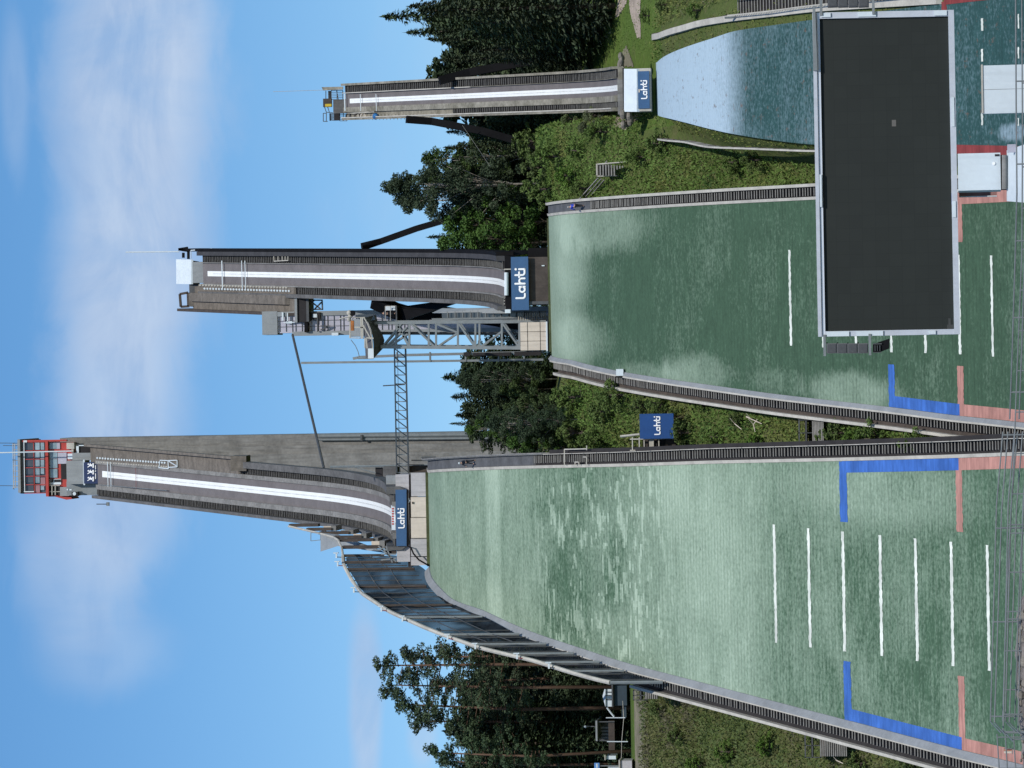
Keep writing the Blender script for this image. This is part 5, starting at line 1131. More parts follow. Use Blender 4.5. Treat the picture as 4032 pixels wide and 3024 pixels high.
# ======================================================================= SMALL STAIRS ON THE GRASS BETWEEN THE HILLS
gl = thing('grass_stairs', 'grey zigzag stairs on the grassy bank between the middle and small hills', 'stairs', P(2400,670,345)); g = MB()
for i in range(10): 
    X = 2350 + i*11; g.pbox(X, X + 5, 646 + i*.8, 692 - i*3.5 if i > 6 else 692, 344.5 - i*.35, .5)
g.obj('treads', M_TREAD, gl); g = MB(); g.pbox(2348, 2432, 690, 695, 344.2, .12); g.pbox(2347, 2352, 645, 695, 344.2, .12); g.tube([P(2350,647,344), P(2480,636,343)], .07, 5); g.obj('railing', M_KERB, gl); MB().pbox(2352, 2450, 648, 690, 345.2, .3).obj('stringer', M_VOID, gl)
g = MB()
for o_ in (0, 10, 22): g.tube([P(2376+o_*1.4,652+o_*.4,346), P(2470+o_*.6,545+o_*.5,349)], .1, 4)
for o_ in (0, 12, 24): g.tube([P(2355+o_,702+o_*.3,346), P(2278+o_*1.2,788+o_*.2,352)], .08, 4)
g.obj('flight', M_TREAD, gl)
# ======================================================================= RIGHT EDGE: BOARDS, NET FRAME, EARTH
wf = thing('white_board_fence', 'white board fence with a red strip of letters by the dark trees at the right', 'fence', P(2425,110,372)); MB().pbox(2386, 2420, 40, 96, 372, .12).obj('board', M_WHITE, wf); MB().pbox(2381, 2416, 97, 168, 373.5, .12).obj('board', M_WHITE, wf); MB().pbox(2384, 2400, 45, 93, 371.95, .05).obj('red_strip', M_DRED, wf)
g = MB()
for i in range(8): g.pbox(2386, 2398, 47 + i*5.8, 50.5 + i*5.8, 371.9, .04)
g.obj('red_letters', M_WHITE, wf); g = MB()
for X, Ya in ((2399,100),(2404,104),(2396,108),(2400,120)): g.pbox(X, X+2, Ya, Ya+12, 373.4, .05)
g.obj('black_strokes', M_VOID, wf); g = MB(); 
for Y in (42, 92): g.pbox(2380, 2430, Y, Y+2.5, 372.2, .1)
g.obj('posts', M_STEELD, wf)
nf = thing('net_frame', 'green tube frame right of the white board fence', 'frame', P(2430,20,370)); g = MB()
for a, b in (((2368,45),(2384,-20)),((2370,45),(2425,42)),((2395,44),(2408,-20)),((2424,40),(2436,-20)),((2400,30),(2430,30)),((2385,4),(2432,4))): g.bar(P(*a,370), P(*b,370), .07)
g.obj('tubes', mat('green_tube', (.05,.09,.06), .6, .1), nf); MB().pbox(2425,2431,-20,45,370.4,.2).obj('sill', M_BROWN, nf)
def patch(name, pts, m, lift, label):
    """flat patch of ground draped on the hillside"""
    c = [thit(*p) for p in pts]; m_ = MB(); xs = [p.x for p in c]; ys = [p.y for p in c]
    poly = [(p.x, p.y) for p in c]
    def inside(x, y):
        r = False; j = len(poly)-1
        for i in range(len(poly)):
            if (poly[i][1] > y) != (poly[j][1] > y) and x < (poly[j][0]-poly[i][0])*(y-poly[i][1])/(poly[j][1]-poly[i][1]) + poly[i][0]: r = not r
            j = i
        return r
    s = .2; x = min(xs)
    while x < max(xs):
        y = min(ys)
        while y < max(ys):
            if inside(x + s/2, y + s/2):
                o = len(m_.v); m_.v += [(a, b, TZ(a, b) + lift) for a, b in ((x,y),(x+s,y),(x+s,y+s),(x,y+s))]; m_.f.append((o,o+1,o+2,o+3))
            y += s
        x += s
    if m_.v: tag(m_.obj(name, m), label, kind='structure')
patch('dirt_path', [(2480,-30),(2480,10),(2486,60),(2500,110),(2512,148),(2526,150),(2524,60),(2526,-30)], M_DIRT, .05, 'pinkish bare earth at the right edge')
patch('dirt_path', [(2440,-30),(2434,20),(2424,70),(2440,60),(2470,10),(2476,-30)], M_DIRT, .05, 'pinkish path by the net frame')
patch('dirt_path', [(2450,262),(2455,200),(2470,180),(2500,262)], M_TRACK, .06, 'worn ground right of the small take-off box')
patch('dirt_path', [(2450,444),(2445,500),(2470,515),(2520,470),(2540,450)], M_DIRT, .06, 'worn ground left of the small take-off box')

# ======================================================================= LEFT BACKGROUND
def zg(x, y): return TZ(x, y)
kp = P(2462, 2770, 372); kz = zg(kp.x, 372)
ki = thing('kiosk', 'dark blue kiosk under the pines left of the big hill', 'kiosk', P(2462,2770,372)); MB().pbox(2412, 2468, 2700, 2778, 372, 3).obj('walls', mat('dark_blue_boards', (.03,.05,.07), .7, .15, 1), ki); MB().pbox(2408, 2414, 2694, 2784, 371.6, 3.8).obj('roof', M_STEELD, ki); MB().pbox(2448, 2466, 2780, 2824, 372.6, .3).obj('side_fence', MATS['dark_blue_boards'], ki)
wt = thing('white_tent', 'white trade tent behind the dark blue kiosk', 'tent', P(2412,2745,378)); MB().pbox(2384, 2412, 2702, 2782, 378, 3).obj('walls', M_WHITE, wt); g = MB(); g.prism([P(2384,2700,377.8), P(2384,2784,377.8), P(2372,2742,379.5)], (0,3.4,0)); g.obj('roof', M_WHITE, wt)
MB().tube([P(2390,2786,377.5), P(2405,2806,377.5), P(2418,2822,377.5)], .09, 5).obj('awning_pole', M_WHITE, wt); g = MB()
for Y in (2724, 2738, 2754): g.pbox(2384, 2412, Y, Y+3, 377.9, .1)
g.obj('dark_posts', M_VOID, wt)
bh = thing('brown_house', 'brownish house half hidden by the pine trunks', 'house', P(2380,2720,400)); MB().pbox(2334, 2400, 2650, 2830, 402, 8).obj('wall', mat('house_wall', (.33,.24,.18), .85, .15, .5), bh); MB().pbox(2318, 2336, 2640, 2840, 400.5, 11).obj('roof', M_BROWN, bh)
for Y in (2668, 2700, 2735, 2775): MB().pbox(2346, 2370, Y, Y+14, 401.9, .1).obj('window', M_GLASSD, bh)
op = thing('open_shed', 'dark open shed with a flat grey roof left of the kiosk', 'shed', P(2420,2870,382)); MB().pbox(2345, 2352, 2838, 2918, 381.5, 5).obj('roof', M_GREYP, op); MB().pbox(2352, 2420, 2840, 2916, 385, .4).obj('back_wall', M_STEELD, op); MB().pbox(2396, 2420, 2838, 2960, 382, .3).obj('front_board', M_BROWN, op)
g = MB()
for i in range(4): g.pbox(2362 + i*2, 2398, 2862 + i*13, 2869 + i*13, 383, .2)
g.obj('slats', M_CONC, op); 
for Y in (2840, 2914): MB().pbox(2350, 2420, Y, Y+4, 381.7, .2).obj('post', M_STEELD, op)
wbx = thing('white_box', 'small white container standing left of the open shed', 'container', P(2425,2982,380)); MB().pbox(2383, 2425, 2976, 2990, 380, 2).obj('box', M_WHITE, wbx); MB().pbox(2380, 2384, 2973, 2993, 379.7, 2.6).obj('lid', M_KERB, wbx)
bs = thing('blue_sign', 'small blue sign at the far left edge', 'sign', P(2370,3011,378)); MB().pbox(2340, 2360, 3004, 3026, 378, .1).obj('plate', mat('blue_plate', (.12,.28,.62), .5, .15), bs); MB().pbox(2360, 2470, 3014, 3017, 378.1, .1).obj('post', M_STEEL, bs); MB().pbox(2348, 2353, 3007, 3023, 377.95, .03).obj('mark', M_WHITE, bs)
gbx = thing('grey_slab', 'grey concrete block at the left end of the white pole fence', 'block', P(2480,3010,350)); MB().pbox(2440, 2488, 2995, 3040, 350, 2).obj('block', M_CONCL, gbx); MB().pbox(2436, 2441, 2993, 3042, 349.8, 2.4).obj('cap', M_KERB, gbx)
pfc = thing('pole_fence', 'white pole and rope fence along the path at the far left', 'fence', P(2470,2900,352)); g = MB()
for X0, X1, Y in ((2386,2462,2826),(2390,2472,2920),(2394,2446,3021)): MB().tube([P(X0,Y,352), P(X1,Y,352)], .05, 6).obj('post', M_WHITE, pfc)
MB().tube([P(2452,2760,352), P(2456,2830,352), P(2448,2920,352), P(2446,3040,352)], .03, 5).obj('rope', M_KERB, pfc)
sl = thing('street_lamp', 'street lamp with a round white head in front of the dark trees at the left', 'street lamp', P(2420,2860,386)); MB().tube([P(2306,2860.5,386), P(2420,2860,386)], .05, 6).obj('post', M_STEEL, sl); MB().ball(P(2304,2860.5,386), .17).obj('lamp_head', M_WHITE, sl)

# ======================================================================= PEOPLE
def skin(name, chain, parent, m, sub=1):
    """chain: list of polylines of (x,y,z,r); shared points are merged, one continuous skin surface"""
    vs, rs, es, idx = [], [], [], {}
    for line in chain:
        prev = None
        for (x, y, z, r) in line:
            k = (round(x,3), round(y,3), round(z,3))
            if k not in idx: idx[k] = len(vs); vs.append((x,y,z)); rs.append(r)
            if prev is not None: es.append((prev, idx[k]))
            prev = idx[k]
    me = bpy.data.meshes.new(name); me.from_pydata(vs, es, []); o = bpy.data.objects.new(name, me); COL.objects.link(o)
    me.materials.append(m); o.modifiers.new('skin', 'SKIN'); 
    for i, r in enumerate(rs): me.skin_vertices[0].data[i].radius = (r, r)
    me.skin_vertices[0].data[0].use_root = True
    ss = o.modifiers.new('sub', 'SUBSURF'); ss.levels = ss.render_levels = sub
    if parent is not None: o.parent = parent
    return o
M_SKIN = mat('skin', (.45,.28,.20), .6, .05)
def person(label, loc, rot, jacket, trousers, hat, bend=.0, lift=.0):
    t = bpy.data.objects.new('person', None); COL.objects.link(t); t.location = loc; t['_o'] = (0,0,0); tag(t, label, 'person')
    b = bend; hx = .55*b; sh_z = 1.42 - .12*b
    pel = (0,0,.95,.12)
    hands = []
    arms = []
    for s in (-1, 1):
        sx = s*.19; e = (s*.27, hx*.9 + .02, 1.14-.1*b, .045); w = (s*.25, hx*.9 + .2 + .1*b, .98, .034); h_ = (s*.25, hx*.9+.28+.1*b, .95, .03)
        arms.append([(0, hx*.85, sh_z - .03, .12), (sx, hx*.9, sh_z, .065), e, w, h_])
        for k in range(4): hands.append([h_, (h_[0] + (k-1.5)*.018, h_[1]+.045, .935, .009), (h_[0] + (k-1.5)*.018, h_[1]+.07, .905 - .004*k, .008)])
        hands.append([h_, (h_[0]-s*.03, h_[1]+.02, .95, .010), (h_[0]-s*.04, h_[1]+.05, .935, .009)])
    legs = []
    for s in (-1, 1):
        st = .16*s; legs.append([pel, (s*.09,0,.88,.095), (s*.1, .05 + st*.35, .50 + (lift if s > 0 else 0), .062), (s*.1, st, .10 + (lift if s > 0 else 0), .045), (s*.11, st + .14, .04 + (lift if s > 0 else 0), .042)])
    spine = [pel, (0, hx*.4, 1.16, .125), (0, hx*.85, sh_z - .03, .12), (0, hx*1.0, sh_z + .09, .052), (0, hx*1.15 + .01, sh_z + .17, .085), (0, hx*1.2 + .01, sh_z + .27, .08)]
    skin('body', [spine] + arms + hands + legs, t, M_SKIN)
    skin('jacket', [[(0,0,.93,.135), (0, hx*.4, 1.16, .145), (0, hx*.85, sh_z - .03, .14)]] + [[(q[0],q[1],q[2],q[3]+.02) for q in a[:4]] for a in [[(0,hx*.85,sh_z-.03,.12)] + a[1:] for a in arms]], t, jacket)
    skin('trousers', [[(0,0,.95,.13)] + [(q[0],q[1],q[2],q[3]+.015) for q in l[1:4]] for l in legs], t, trousers)
    hm = MB(); hm.ball((0, hx*1.2 + .0, sh_z + .27), .115, 12, 8, 1.0); o = hm.obj('cap', hat, None, loc=(0,0,0), smooth=True); o.parent = t; o.location = (0,0,0)
    f_ = MB(); f_.ball((-.035, hx*1.2+.095, sh_z+.2), .012, 6, 4); f_.ball((.035, hx*1.2+.095, sh_z+.2), .012, 6, 4); o = f_.obj('eyes', M_VOID, None, loc=(0,0,0)); o.parent = t; o.location = (0,0,0)
    t.rotation_euler = (0,0,rot); return t
M_JD = mat('dark_jacket', (.012,.018,.035), .8, .15, 6); M_JB = mat('blue_jacket', (.02,.05,.42), .7, .15, 6); M_TD = mat('dark_trousers', (.014,.015,.02), .8, .15, 6); M_GREYT = mat('grey_hat', (.30,.30,.30), .8, .1)
def on_stairs(h, e, X, Y, off):
    a, q = h.hit(X, Y); return h.w(e(q) + off, q, h.L(q) + .02)
p1 = on_stairs(H1, E1R, 1874, 1816, .85); person('person in dark clothes and white helmet on stairs right of the big slope', p1, R(150), M_JD, M_TD, M_WHITE, .35, .12)
p2 = on_stairs(H2, E2R, 2303, 810, .7); person('person in a bright blue jacket climbing the stairs right of the middle slope', p2, R(20), M_JB, M_TD, M_GREYT, .55, .14)
pb = thing('balcony', 'small railed balcony on the dark bracket under the middle inrun', 'balcony', P(1562,1235,408)); MB().pbox(1558, 1563, 1204, 1268, 406.8, 2.2).obj('floor', M_STEELD, pb)
g = MB()
for Y in (1204, 1266): g.pbox(1516, 1560, Y, Y+2, 406.8, .1)
for X in (1516, 1536): g.pbox(X, X+2, 1204, 1268, 406.8, .1)
g.obj('railing', M_KERB, pb); MB().pbox(1518, 1556, 1206, 1222, 407.5, .1).obj('white_panel', M_WHITE, pb)
p3 = P(1558, 1234, 407.8); person('person in a dark coat standing on the small balcony under the middle inrun', p3, R(200), M_JD, M_TD, M_JD, .15, 0)
# ======================================================================= VEGETATION
def leaf_mat(name, a, b, c, rough=.75):
    m = bpy.data.materials.new(name); m.use_nodes = True; N = NT(m); bs = N.n['Principled BSDF']
    tc = N.new('ShaderNodeTexCoord').outputs['Object']; oi = N.new('ShaderNodeObjectInfo').outputs['Random']
    n1, n2 = N.noise(tc, .3, 3), N.noise(tc, 2.2, 2)
    col = N.mix(N.rng(n1, .36, .64), a, b); col = N.mix(N.rng(n2, .55, .75, 0, .6), col, c)
    col = N.new('ShaderNodeHueSaturation', inp={'Hue': N.rng(oi, 0, 1, .488, .51), 'Saturation': N.rng(oi, 0, 1, .85, 1.1), 'Value': N.rng(oi, 0, 1, .78, 1.18), 'Color': col}).outputs[0]
    N.l.new(col, bs.inputs['Base Color']); bs.inputs['Roughness'].default_value = rough; bs.inputs['Specular IOR Level'].default_value = .15
    return m
M_SPR = leaf_mat('spruce_needles', (.026,.044,.027), (.068,.092,.044), (.095,.11,.05))
M_PIN = leaf_mat('pine_needles', (.050,.080,.044), (.07,.106,.054), (.10,.13,.062))
M_DEC = leaf_mat('birch_leaves', (.042,.080,.024), (.074,.122,.034), (.10,.145,.044))
M_BSH = leaf_mat('bush_leaves', (.078,.13,.030), (.112,.17,.046), (.16,.195,.068))
M_PALE = leaf_mat('pale_bush_leaves', (.095,.125,.055), (.13,.155,.075), (.17,.18,.10))
M_OLIVE = leaf_mat('olive_weeds', (.108,.132,.038), (.14,.158,.05), (.18,.18,.074))
M_DRY = leaf_mat('dry_weeds', (.11,.112,.058), (.14,.138,.072), (.18,.172,.105))
M_BARK = mat('grey_bark', (.10,.08,.065), .9, .25, .8); M_PBARK = mat('reddish_pine_bark', (.125,.075,.05), .9, .25, .6, stretch=(1,1,.4)); M_BBARK = mat('birch_bark', (.42,.38,.33), .8, .3, 1.2)

def quads(name, C, U, V, mats, midx=None, origin=(0,0,0)):
    """many small leaf faces: centre, half-length and half-width vectors (numpy)"""
    n = len(C); v = np.empty((n*4, 3)); v[0::4] = C - U; v[1::4] = C + V*.9 - U*.1; v[2::4] = C + U; v[3::4] = C - V*.9 - U*.1
    v -= np.array(origin)
    me = bpy.data.meshes.new(name); me.vertices.add(n*4); me.vertices.foreach_set('co', v.ravel()); me.loops.add(n*4); me.loops.foreach_set('vertex_index', np.arange(n*4))
    me.polygons.add(n); me.polygons.foreach_set('loop_start', np.arange(0, n*4, 4)); me.polygons.foreach_set('loop_total', np.full(n, 4))
    for m in mats: me.materials.append(m)
    if midx is not None: me.polygons.foreach_set('material_index', midx.astype(int))
    me.update(); return me
def unit(v): return v / np.maximum(1e-9, np.linalg.norm(v, axis=1, keepdims=True))
def leaves(C, size, up=0.0, rng=RNG, asp=.5):
    n = len(C); d = unit(rng.normal(size=(n,3)) + np.array([0,0,up])); e = unit(np.cross(d, rng.normal(size=(n,3)))); s = np.asarray(size).reshape(-1,1)*np.ones((n,1))
    return d*s, e*s*asp
def tube_mesh(name, paths, m):
    mb = MB()
    for pts, r0, r1 in paths: mb.tube(pts, r0, 6, r1=r1)
    me = bpy.data.meshes.new(name); me.from_pydata(mb.v, [], mb.f); me.materials.append(m); me.polygons.foreach_set('use_smooth', [True]*len(me.polygons)); return me
def proto_spruce(seed, h=22., rad=3.1, start=.04, dens=1.0):
    r = np.random.default_rng(seed); C, U, V = [], [], []; z = h*start; lean = r.normal(size=2)*.2
    while z < h*.985:
        f = z/h; L = rad*((1-f)**.8)*(.72+.28*min(1,f/.12)) + .12; nb = max(4, int(9*(1-f)**.35*dens + 3)); ph = r.random()*6.3
        for k in range(nb):
            a = ph + 6.283*k/nb + r.normal()*.2; Lb = L*r.uniform(.62,1.16); n = max(4, int(Lb*5.5*dens)); t = np.sort(r.uniform(.1,1,n)); dr = r.uniform(.25,.5)
            p = np.stack([np.cos(a)*Lb*t + lean[0]*f, np.sin(a)*Lb*t + lean[1]*f, z - dr*Lb*t*t + .16*Lb*t**4 + r.normal(size=n)*.08], 1)
            side = np.stack([-np.sin(a)*np.ones(n), np.cos(a)*np.ones(n), np.zeros(n)], 1)*(r.normal(size=(n,1))*.24*Lb*(1-.6*t[:,None])); p = p + side
            s = r.uniform(.22,.42,(n,1))*(1-.25*t[:,None]); d = unit(np.stack([np.cos(a)*np.ones(n), np.sin(a)*np.ones(n), -.55+r.normal(size=n)*.35],1) + r.normal(size=(n,3))*.35)
            e = unit(np.cross(d, np.array([[0,0,1.]])) + r.normal(size=(n,3))*.4); C.append(p); U.append(d*s); V.append(e*s*.42)
        z += h*.021*(1.1-.45*f)
    n = 10; C.append(np.stack([np.zeros(n)+lean[0], np.zeros(n)+lean[1], np.linspace(h*.94,h,n)],1)); U.append(np.tile([[0,0,.3]],(n,1))); V.append(r.normal(size=(n,3))*.08)
    cr = quads('crown', np.concatenate(C), np.concatenate(U), np.concatenate(V), [M_SPR])
    tk = tube_mesh('trunk', [([(0,0,-1),(lean[0]*.5,lean[1]*.5,h*.5),(lean[0],lean[1],h*.97)], .24, .03)], M_BARK); return cr, tk
def clump_crown(seed, mats_, centres, nl, size, up=.3, flat=.6):
    r = np.random.default_rng(seed); C = []
    for (c, rad) in centres:
        n = max(10, int(nl*rad**1.6)); d = unit(r.normal(size=(n,3))); rr = rad*r.uniform(.35,1,(n,1))**.6; C.append(np.array(c) + d*rr*np.array([1,1,flat]))
    C = np.concatenate(C); U, V = leaves(C, r.uniform(size*.6, size*1.3, len(C)), up, r); return quads('crown', C, U, V, [mats_])
def proto_pine(seed, h=24., crown=.42, rad=2.6, dens=1.0):
    r = np.random.default_rng(seed); paths = [([(0,0,-1),(.15*r.normal(),.15*r.normal(),h*.5),(.25*r.normal(),.2*r.normal(),h*.97)], .21, .05)]; cen = []
    nlimb = 34
    for i in range(nlimb):
        f = crown + (1-crown)*(i+.5)/nlimb; a = r.random()*6.283; g = (f-crown)/(1-crown); L = rad*(1.05-.85*g**1.5)*r.uniform(.45,1.15)*(.55+.45*min(1,g*4)); z = h*f; rise = .25+.55*g
        tip = np.array([math.cos(a)*L, math.sin(a)*L, z + L*rise*.6]); paths.append(([(0,0,z),(tip[0]*.6,tip[1]*.6,z+L*rise*.2),tuple(tip)], .055, .015))
        for t in (.5,.75,1.0): cen.append((tip*t + np.array([0,0,z*(1-t)]) + r.normal(size=3)*.22, .32 + .34*r.random()))
    cen.append((np.array([0,0,h]), .5)); cen.append((np.array([.2,0,h*.97]), .6))
    return clump_crown(seed+50, M_PIN, cen, 190*dens, .135, .35, .62), tube_mesh('trunk', paths, M_PBARK)
def proto_decid(seed, m, h=16., rad=4.2, bark=None, dens=1.0, base=.22, leaf=.32, ncl=60):
    r = np.random.default_rng(seed); paths = [([(0,0,-1),(.2,.1,h*.4),(.1*r.normal(),.2,h*.85)], .2, .04)]; cen = []
    for i in range(ncl):
        f = r.uniform(0,1)**.85; z = h*(base + (1-base)*f); L = rad*math.sin(math.pi*min(1,(.16+.84*f))**.85)**.8*r.uniform(.25,1.05); a = r.random()*6.283
        c = np.array([math.cos(a)*L, math.sin(a)*L, z]); cen.append((c, r.uniform(.55,1.15)*rad/4.2*1.1))
        if i % 3 == 0: paths.append(([(0,0,z*.55),(c[0]*.5,c[1]*.5,z*.8),tuple(c)], .06, .015))
    return clump_crown(seed+90, m, cen, 150*dens, leaf*.72, .15, .8), tube_mesh('trunk', paths, bark or M_BARK)
SPR = [proto_spruce(s) for s in (1,2,3,4)]; PIN = [proto_pine(s) for s in (11,12,13)]
PINL = [proto_pine(15, 26, .48, 3.2, .8), proto_pine(16, 26, .5, 2.9, .8)]
DEC = [proto_decid(s, M_DEC) for s in (21,22,23)]; BIR = [proto_decid(s, M_DEC, 18, 3.0, M_BBARK, base=.28, leaf=.26) for s in (31,32)]
BIG = [proto_decid(35, leaf_mat('dark_pine_leaves', (.034,.062,.034), (.054,.088,.042), (.085,.118,.056)), 24, 4.6, M_BBARK, 1.0, .15, .3, 95)]
BUS = [proto_decid(s, M_BSH, 4, 2.0, base=.02, leaf=.24, dens=1.3, ncl=34) for s in (41,42,43)]; PALE = [proto_decid(45, M_PALE, 4, 2.0, base=.02, leaf=.22, dens=1.2, ncl=34)]
def plant(kind, pr, h0, x, y, h, label, cat, wide=1.0, group=None, z=None):
    s = h / h0; z = TZ(x, y) if z is None else z
    t = thing(kind, label, cat, (x, y, z), group); t.rotation_euler = (0,0,random.random()*6.28); t.scale = (s*wide, s*wide, s)
    for nm, me in (('crown', pr[0]), ('trunk', pr[1])):
        o = bpy.data.objects.new(nm, me); COL.objects.link(o); o.parent = t
    return t
def tree_px(kind, pr, h0, X, Y, y, label, cat='tree', wide=1.0, group=None):
    p = P(X, Y, y); z = TZ(p.x, y); return plant(kind, pr, h0, p.x, y, p.z - z, label, cat, wide, group)
# right of the small hill
for X, Y, y, k, w, lab in ((1502,72,398,0,1.25,'tallest dark spruce at the right edge, above the white board fence'),(1600,22,402,1,1.2,'dark spruce at the far right corner behind the white board fence'),(1680,170,396,2,1.15,'dark spruce whose tip rises just right of the small inrun'),
    (1735,285,404,3,1.1,'spruce with its tip peeping over the right edge of the small inrun'),(1590,128,408,1,1.1,'spruce standing between the two tallest right hand spruces'),(1720,236,392,0,1.15,'dark spruce close to the small inrun, lower part behind its right stairs')):
    tree_px('spruce_tree', SPR[k], 22, X, Y, y, lab, wide=w)
# between the middle and the small hill
for X, Y, y, pr, h0, w, kd, lab in ((1752,530,405,SPR[2],22,1.2,'spruce_tree','dark spruce just left of the small inrun'),(1745,583,398,SPR[1],22,1.15,'spruce_tree','spruce left of the guy wire of the small inrun'),(1672,628,402,BIR[0],18,1.2,'birch_tree','loose leafed birch with a narrow top between the two inruns'),
    (1512,735,394,BIG[0],24,1.0,'pine_tree','tallest broad tree between the middle and small inruns'),(1560,790,400,BIG[0],24,.95,'pine_tree','broad tree leaning towards the black strut of the middle inrun'),(1680,930,398,SPR[0],22,.95,'spruce_tree','small topped spruce under the black strut of the middle inrun'),(1740,960,392,DEC[1],16,1.1,'leafy_tree','green leafy tree close to the right wall of the middle inrun'),
    (1760,880,396,DEC[0],16,1.1,'leafy_tree','leafy tree behind the foot of the black strut'),(1690,700,408,DEC[2],16,1.1,'leafy_tree','leafy tree behind the tallest broad tree')):
    tree_px(kd, pr, h0, X, Y, y, lab, wide=w)
# between the big and the middle hill
for X, Y, y, pr, h0, w, kd, lab in ((1738,1484,400,SPR[3],22,1.9,'spruce_tree','tallest dark spruce behind the masts of the truss tower'),(1775,1560,398,SPR[1],22,1.9,'spruce_tree','second dark spruce left of the masts'),(1790,1618,402,SPR[2],22,1.7,'spruce_tree','spruce between the masts and the concrete tower'),(1800,1500,394,BIG[0],24,1.0,'pine_tree','dark broad tree under the masts'),(1880,1640,392,BIG[0],24,.8,'pine_tree','dark broad tree beside the concrete tower'),(1768,1668,402,SPR[0],22,.8,'spruce_tree','slim spruce tip beside the foot of the concrete tower'),
    (1835,1690,392,BIR[1],18,1.0,'birch_tree','birch against the foot of the concrete tower')):
    tree_px(kd, pr, h0, X, Y, y, lab, wide=w)
def tree_foot(kind, pr, h0, Xtop, Y, Xfoot, lab, wide):
    p = thit(Xfoot, Y); q = P(Xtop, Y, p.y); plant(kind, pr, h0, p.x, p.y, q.z - TZ(p.x, p.y), lab, 'tree', wide)
for Xt_, Y, Xf, pr, h0, w, kd, lab in ((2005,1462,2150,DEC[0],16,1.5,'leafy_tree','bright leafy tree at the foot of the masts'),(1975,1530,2190,DEC[2],16,1.25,'leafy_tree','bright leafy tree in the middle of the gully top'),(1990,1600,2250,DEC[1],16,1.1,'leafy_tree','leafy tree between the bright ones and the tower foot'),
    (1915,1665,2270,BIG[0],24,1.15,'pine_tree','dark tall tree by the foot of the concrete tower'),(2010,1735,2310,DEC[2],16,1.0,'leafy_tree','leafy tree beside the stairs with the walking person'),(2060,1770,2345,BIG[0],24,1.1,'pine_tree','dark tree right above the tube gate'),(2080,1650,2290,BIG[0],24,1.2,'pine_tree','dark low tree in the shade of the gully'),
    (1640,22,2425,SPR[0],22,1.5,'spruce_tree','dense spruce behind the net frame at the right edge'),(1760,72,2385,SPR[1],22,1.7,'spruce_tree','dense spruce behind the white board fence'),(1800,128,2372,SPR[2],22,1.7,'spruce_tree','dense spruce at the left end of the white board fence'),(1850,180,2345,SPR[3],22,1.6,'spruce_tree','dense spruce at the edge of the mown lawn'),(1930,226,2328,SPR[0],22,1.6,'spruce_tree','dense low spruce where the lawn meets the small inrun')):
    tree_foot(kd, pr, h0, Xt_, Y, Xf, lab, w)
# left of the big hill: pines with bare reddish trunks
for X, Y, y, pr, h0, w, lab in ((1486,2626,372,PINL[0],26,1.25,'tallest pine left of the wind net, with a pointed crown'),(1506,2712,374,PINL[1],26,1.25,'second tall pine left of the wind net'),(1570,2790,384,PIN[0],24,1.3,'third pine from the wind net'),(1690,2958,380,PIN[2],24,1.2,'separate pine top at the far left edge'),
    (1600,2580,396,PIN[1],24,1.1,'pine whose crown touches the dark wind net'),(1640,2850,390,PIN[1],24,1.2,'pine between the tall pair and the far left top'),(1700,2690,398,PIN[2],24,1.1,'pine behind the tallest pair'),(1740,3010,386,PIN[0],24,1.2,'pine at the far left edge behind the small blue sign')):
    tree_px('pine_tree', pr, h0, X, Y, y, lab, wide=w)
for X, Y, y, k, lab in ((1745,2870,392,0,'dark bushy spruce between the tall pines and the far left top'),(1900,2570,398,2,'dark spruce half hidden by the wind net'),(1800,2930,388,1,'dark spruce behind the open shed'),(1850,2820,392,2,'dark spruce above the open shed roof'),(1880,2640,404,3,'dark spruce low behind the pine trunks'),(1790,3040,392,0,'dark spruce at the very left edge'),(1840,2740,408,1,'dark spruce behind the brown house')):
    tree_px('spruce_tree', SPR[k], 22, X, Y, y, lab, wide=1.9)
# the far wood behind, read as one mass
def wood(name, label, spots):
    t = bpy.data.objects.new(name, None)
    allC, allU, allV = [], [], []
    for (x, y, h, pr, h0, w) in spots:
        me = pr[0]; n = len(me.polygons); v = np.empty(n*12); me.vertices.foreach_get('co', v); v = v.reshape(n,4,3)[::2]
        a = random.random()*6.28; ca, sa = math.cos(a), math.sin(a); s = h/h0; M_ = np.array([[ca*s*w,-sa*s*w,0],[sa*s*w,ca*s*w,0],[0,0,s]])
        v = v @ M_.T + np.array([x, y, TZ(x, y)]); c = (v[:,0]+v[:,2])/2; allC.append(c); allU.append((v[:,2]-v[:,0])/2*1.3); allV.append((v[:,1]-v[:,3])/2/.9*1.35)
    o = bpy.data.objects.new(name, quads(name, np.concatenate(allC), np.concatenate(allU), np.concatenate(allV), [M_SPR], origin=(0, 430, 40))); o.location = (0,430,40); COL.objects.link(o)
    tag(o, label, 'wood', kind='stuff')
sp1 = []
def tz_top(X, Y, y):
    p = P(X, Y, y); return p.x, y, p.z - TZ(p.x, y)
def row(n, Ya, Yb, Xa, Xb, ya, yb, w):
    for i in range(n):
        pr, h0 = (SPR[i%4], 22) if i % 3 else (DEC[i%3] if i % 2 else BIG[0], 16 if i % 2 else 24)
        sp1.append((*tz_top(random.uniform(Xa, Xb), Ya + (Yb-Ya)*(i+.5)/n + random.uniform(-8,8), random.uniform(ya, yb)), pr, h0, w*random.uniform(.85,1.2)))
row(18, -80, 400, 1690, 1830, 412, 440, 1.6); row(14, -60, 330, 1900, 2050, 398, 410, 1.7)
row(16, -620, -80, 1690, 1850, 400, 425, 1.7); row(22, 470, 1000, 1790, 1890, 412, 436, 1.7); row(14, 470, 960, 1930, 2050, 402, 410, 1.6)
row(5, 410, 500, 1880, 1980, 396, 404, 1.5); row(14, 1400, 1720, 1800, 1880, 412, 430, 1.7); row(10, 1420, 1720, 1930, 2010, 400, 410, 1.6)
row(9, 1050, 1400, 1930, 2000, 440, 460, 1.5)
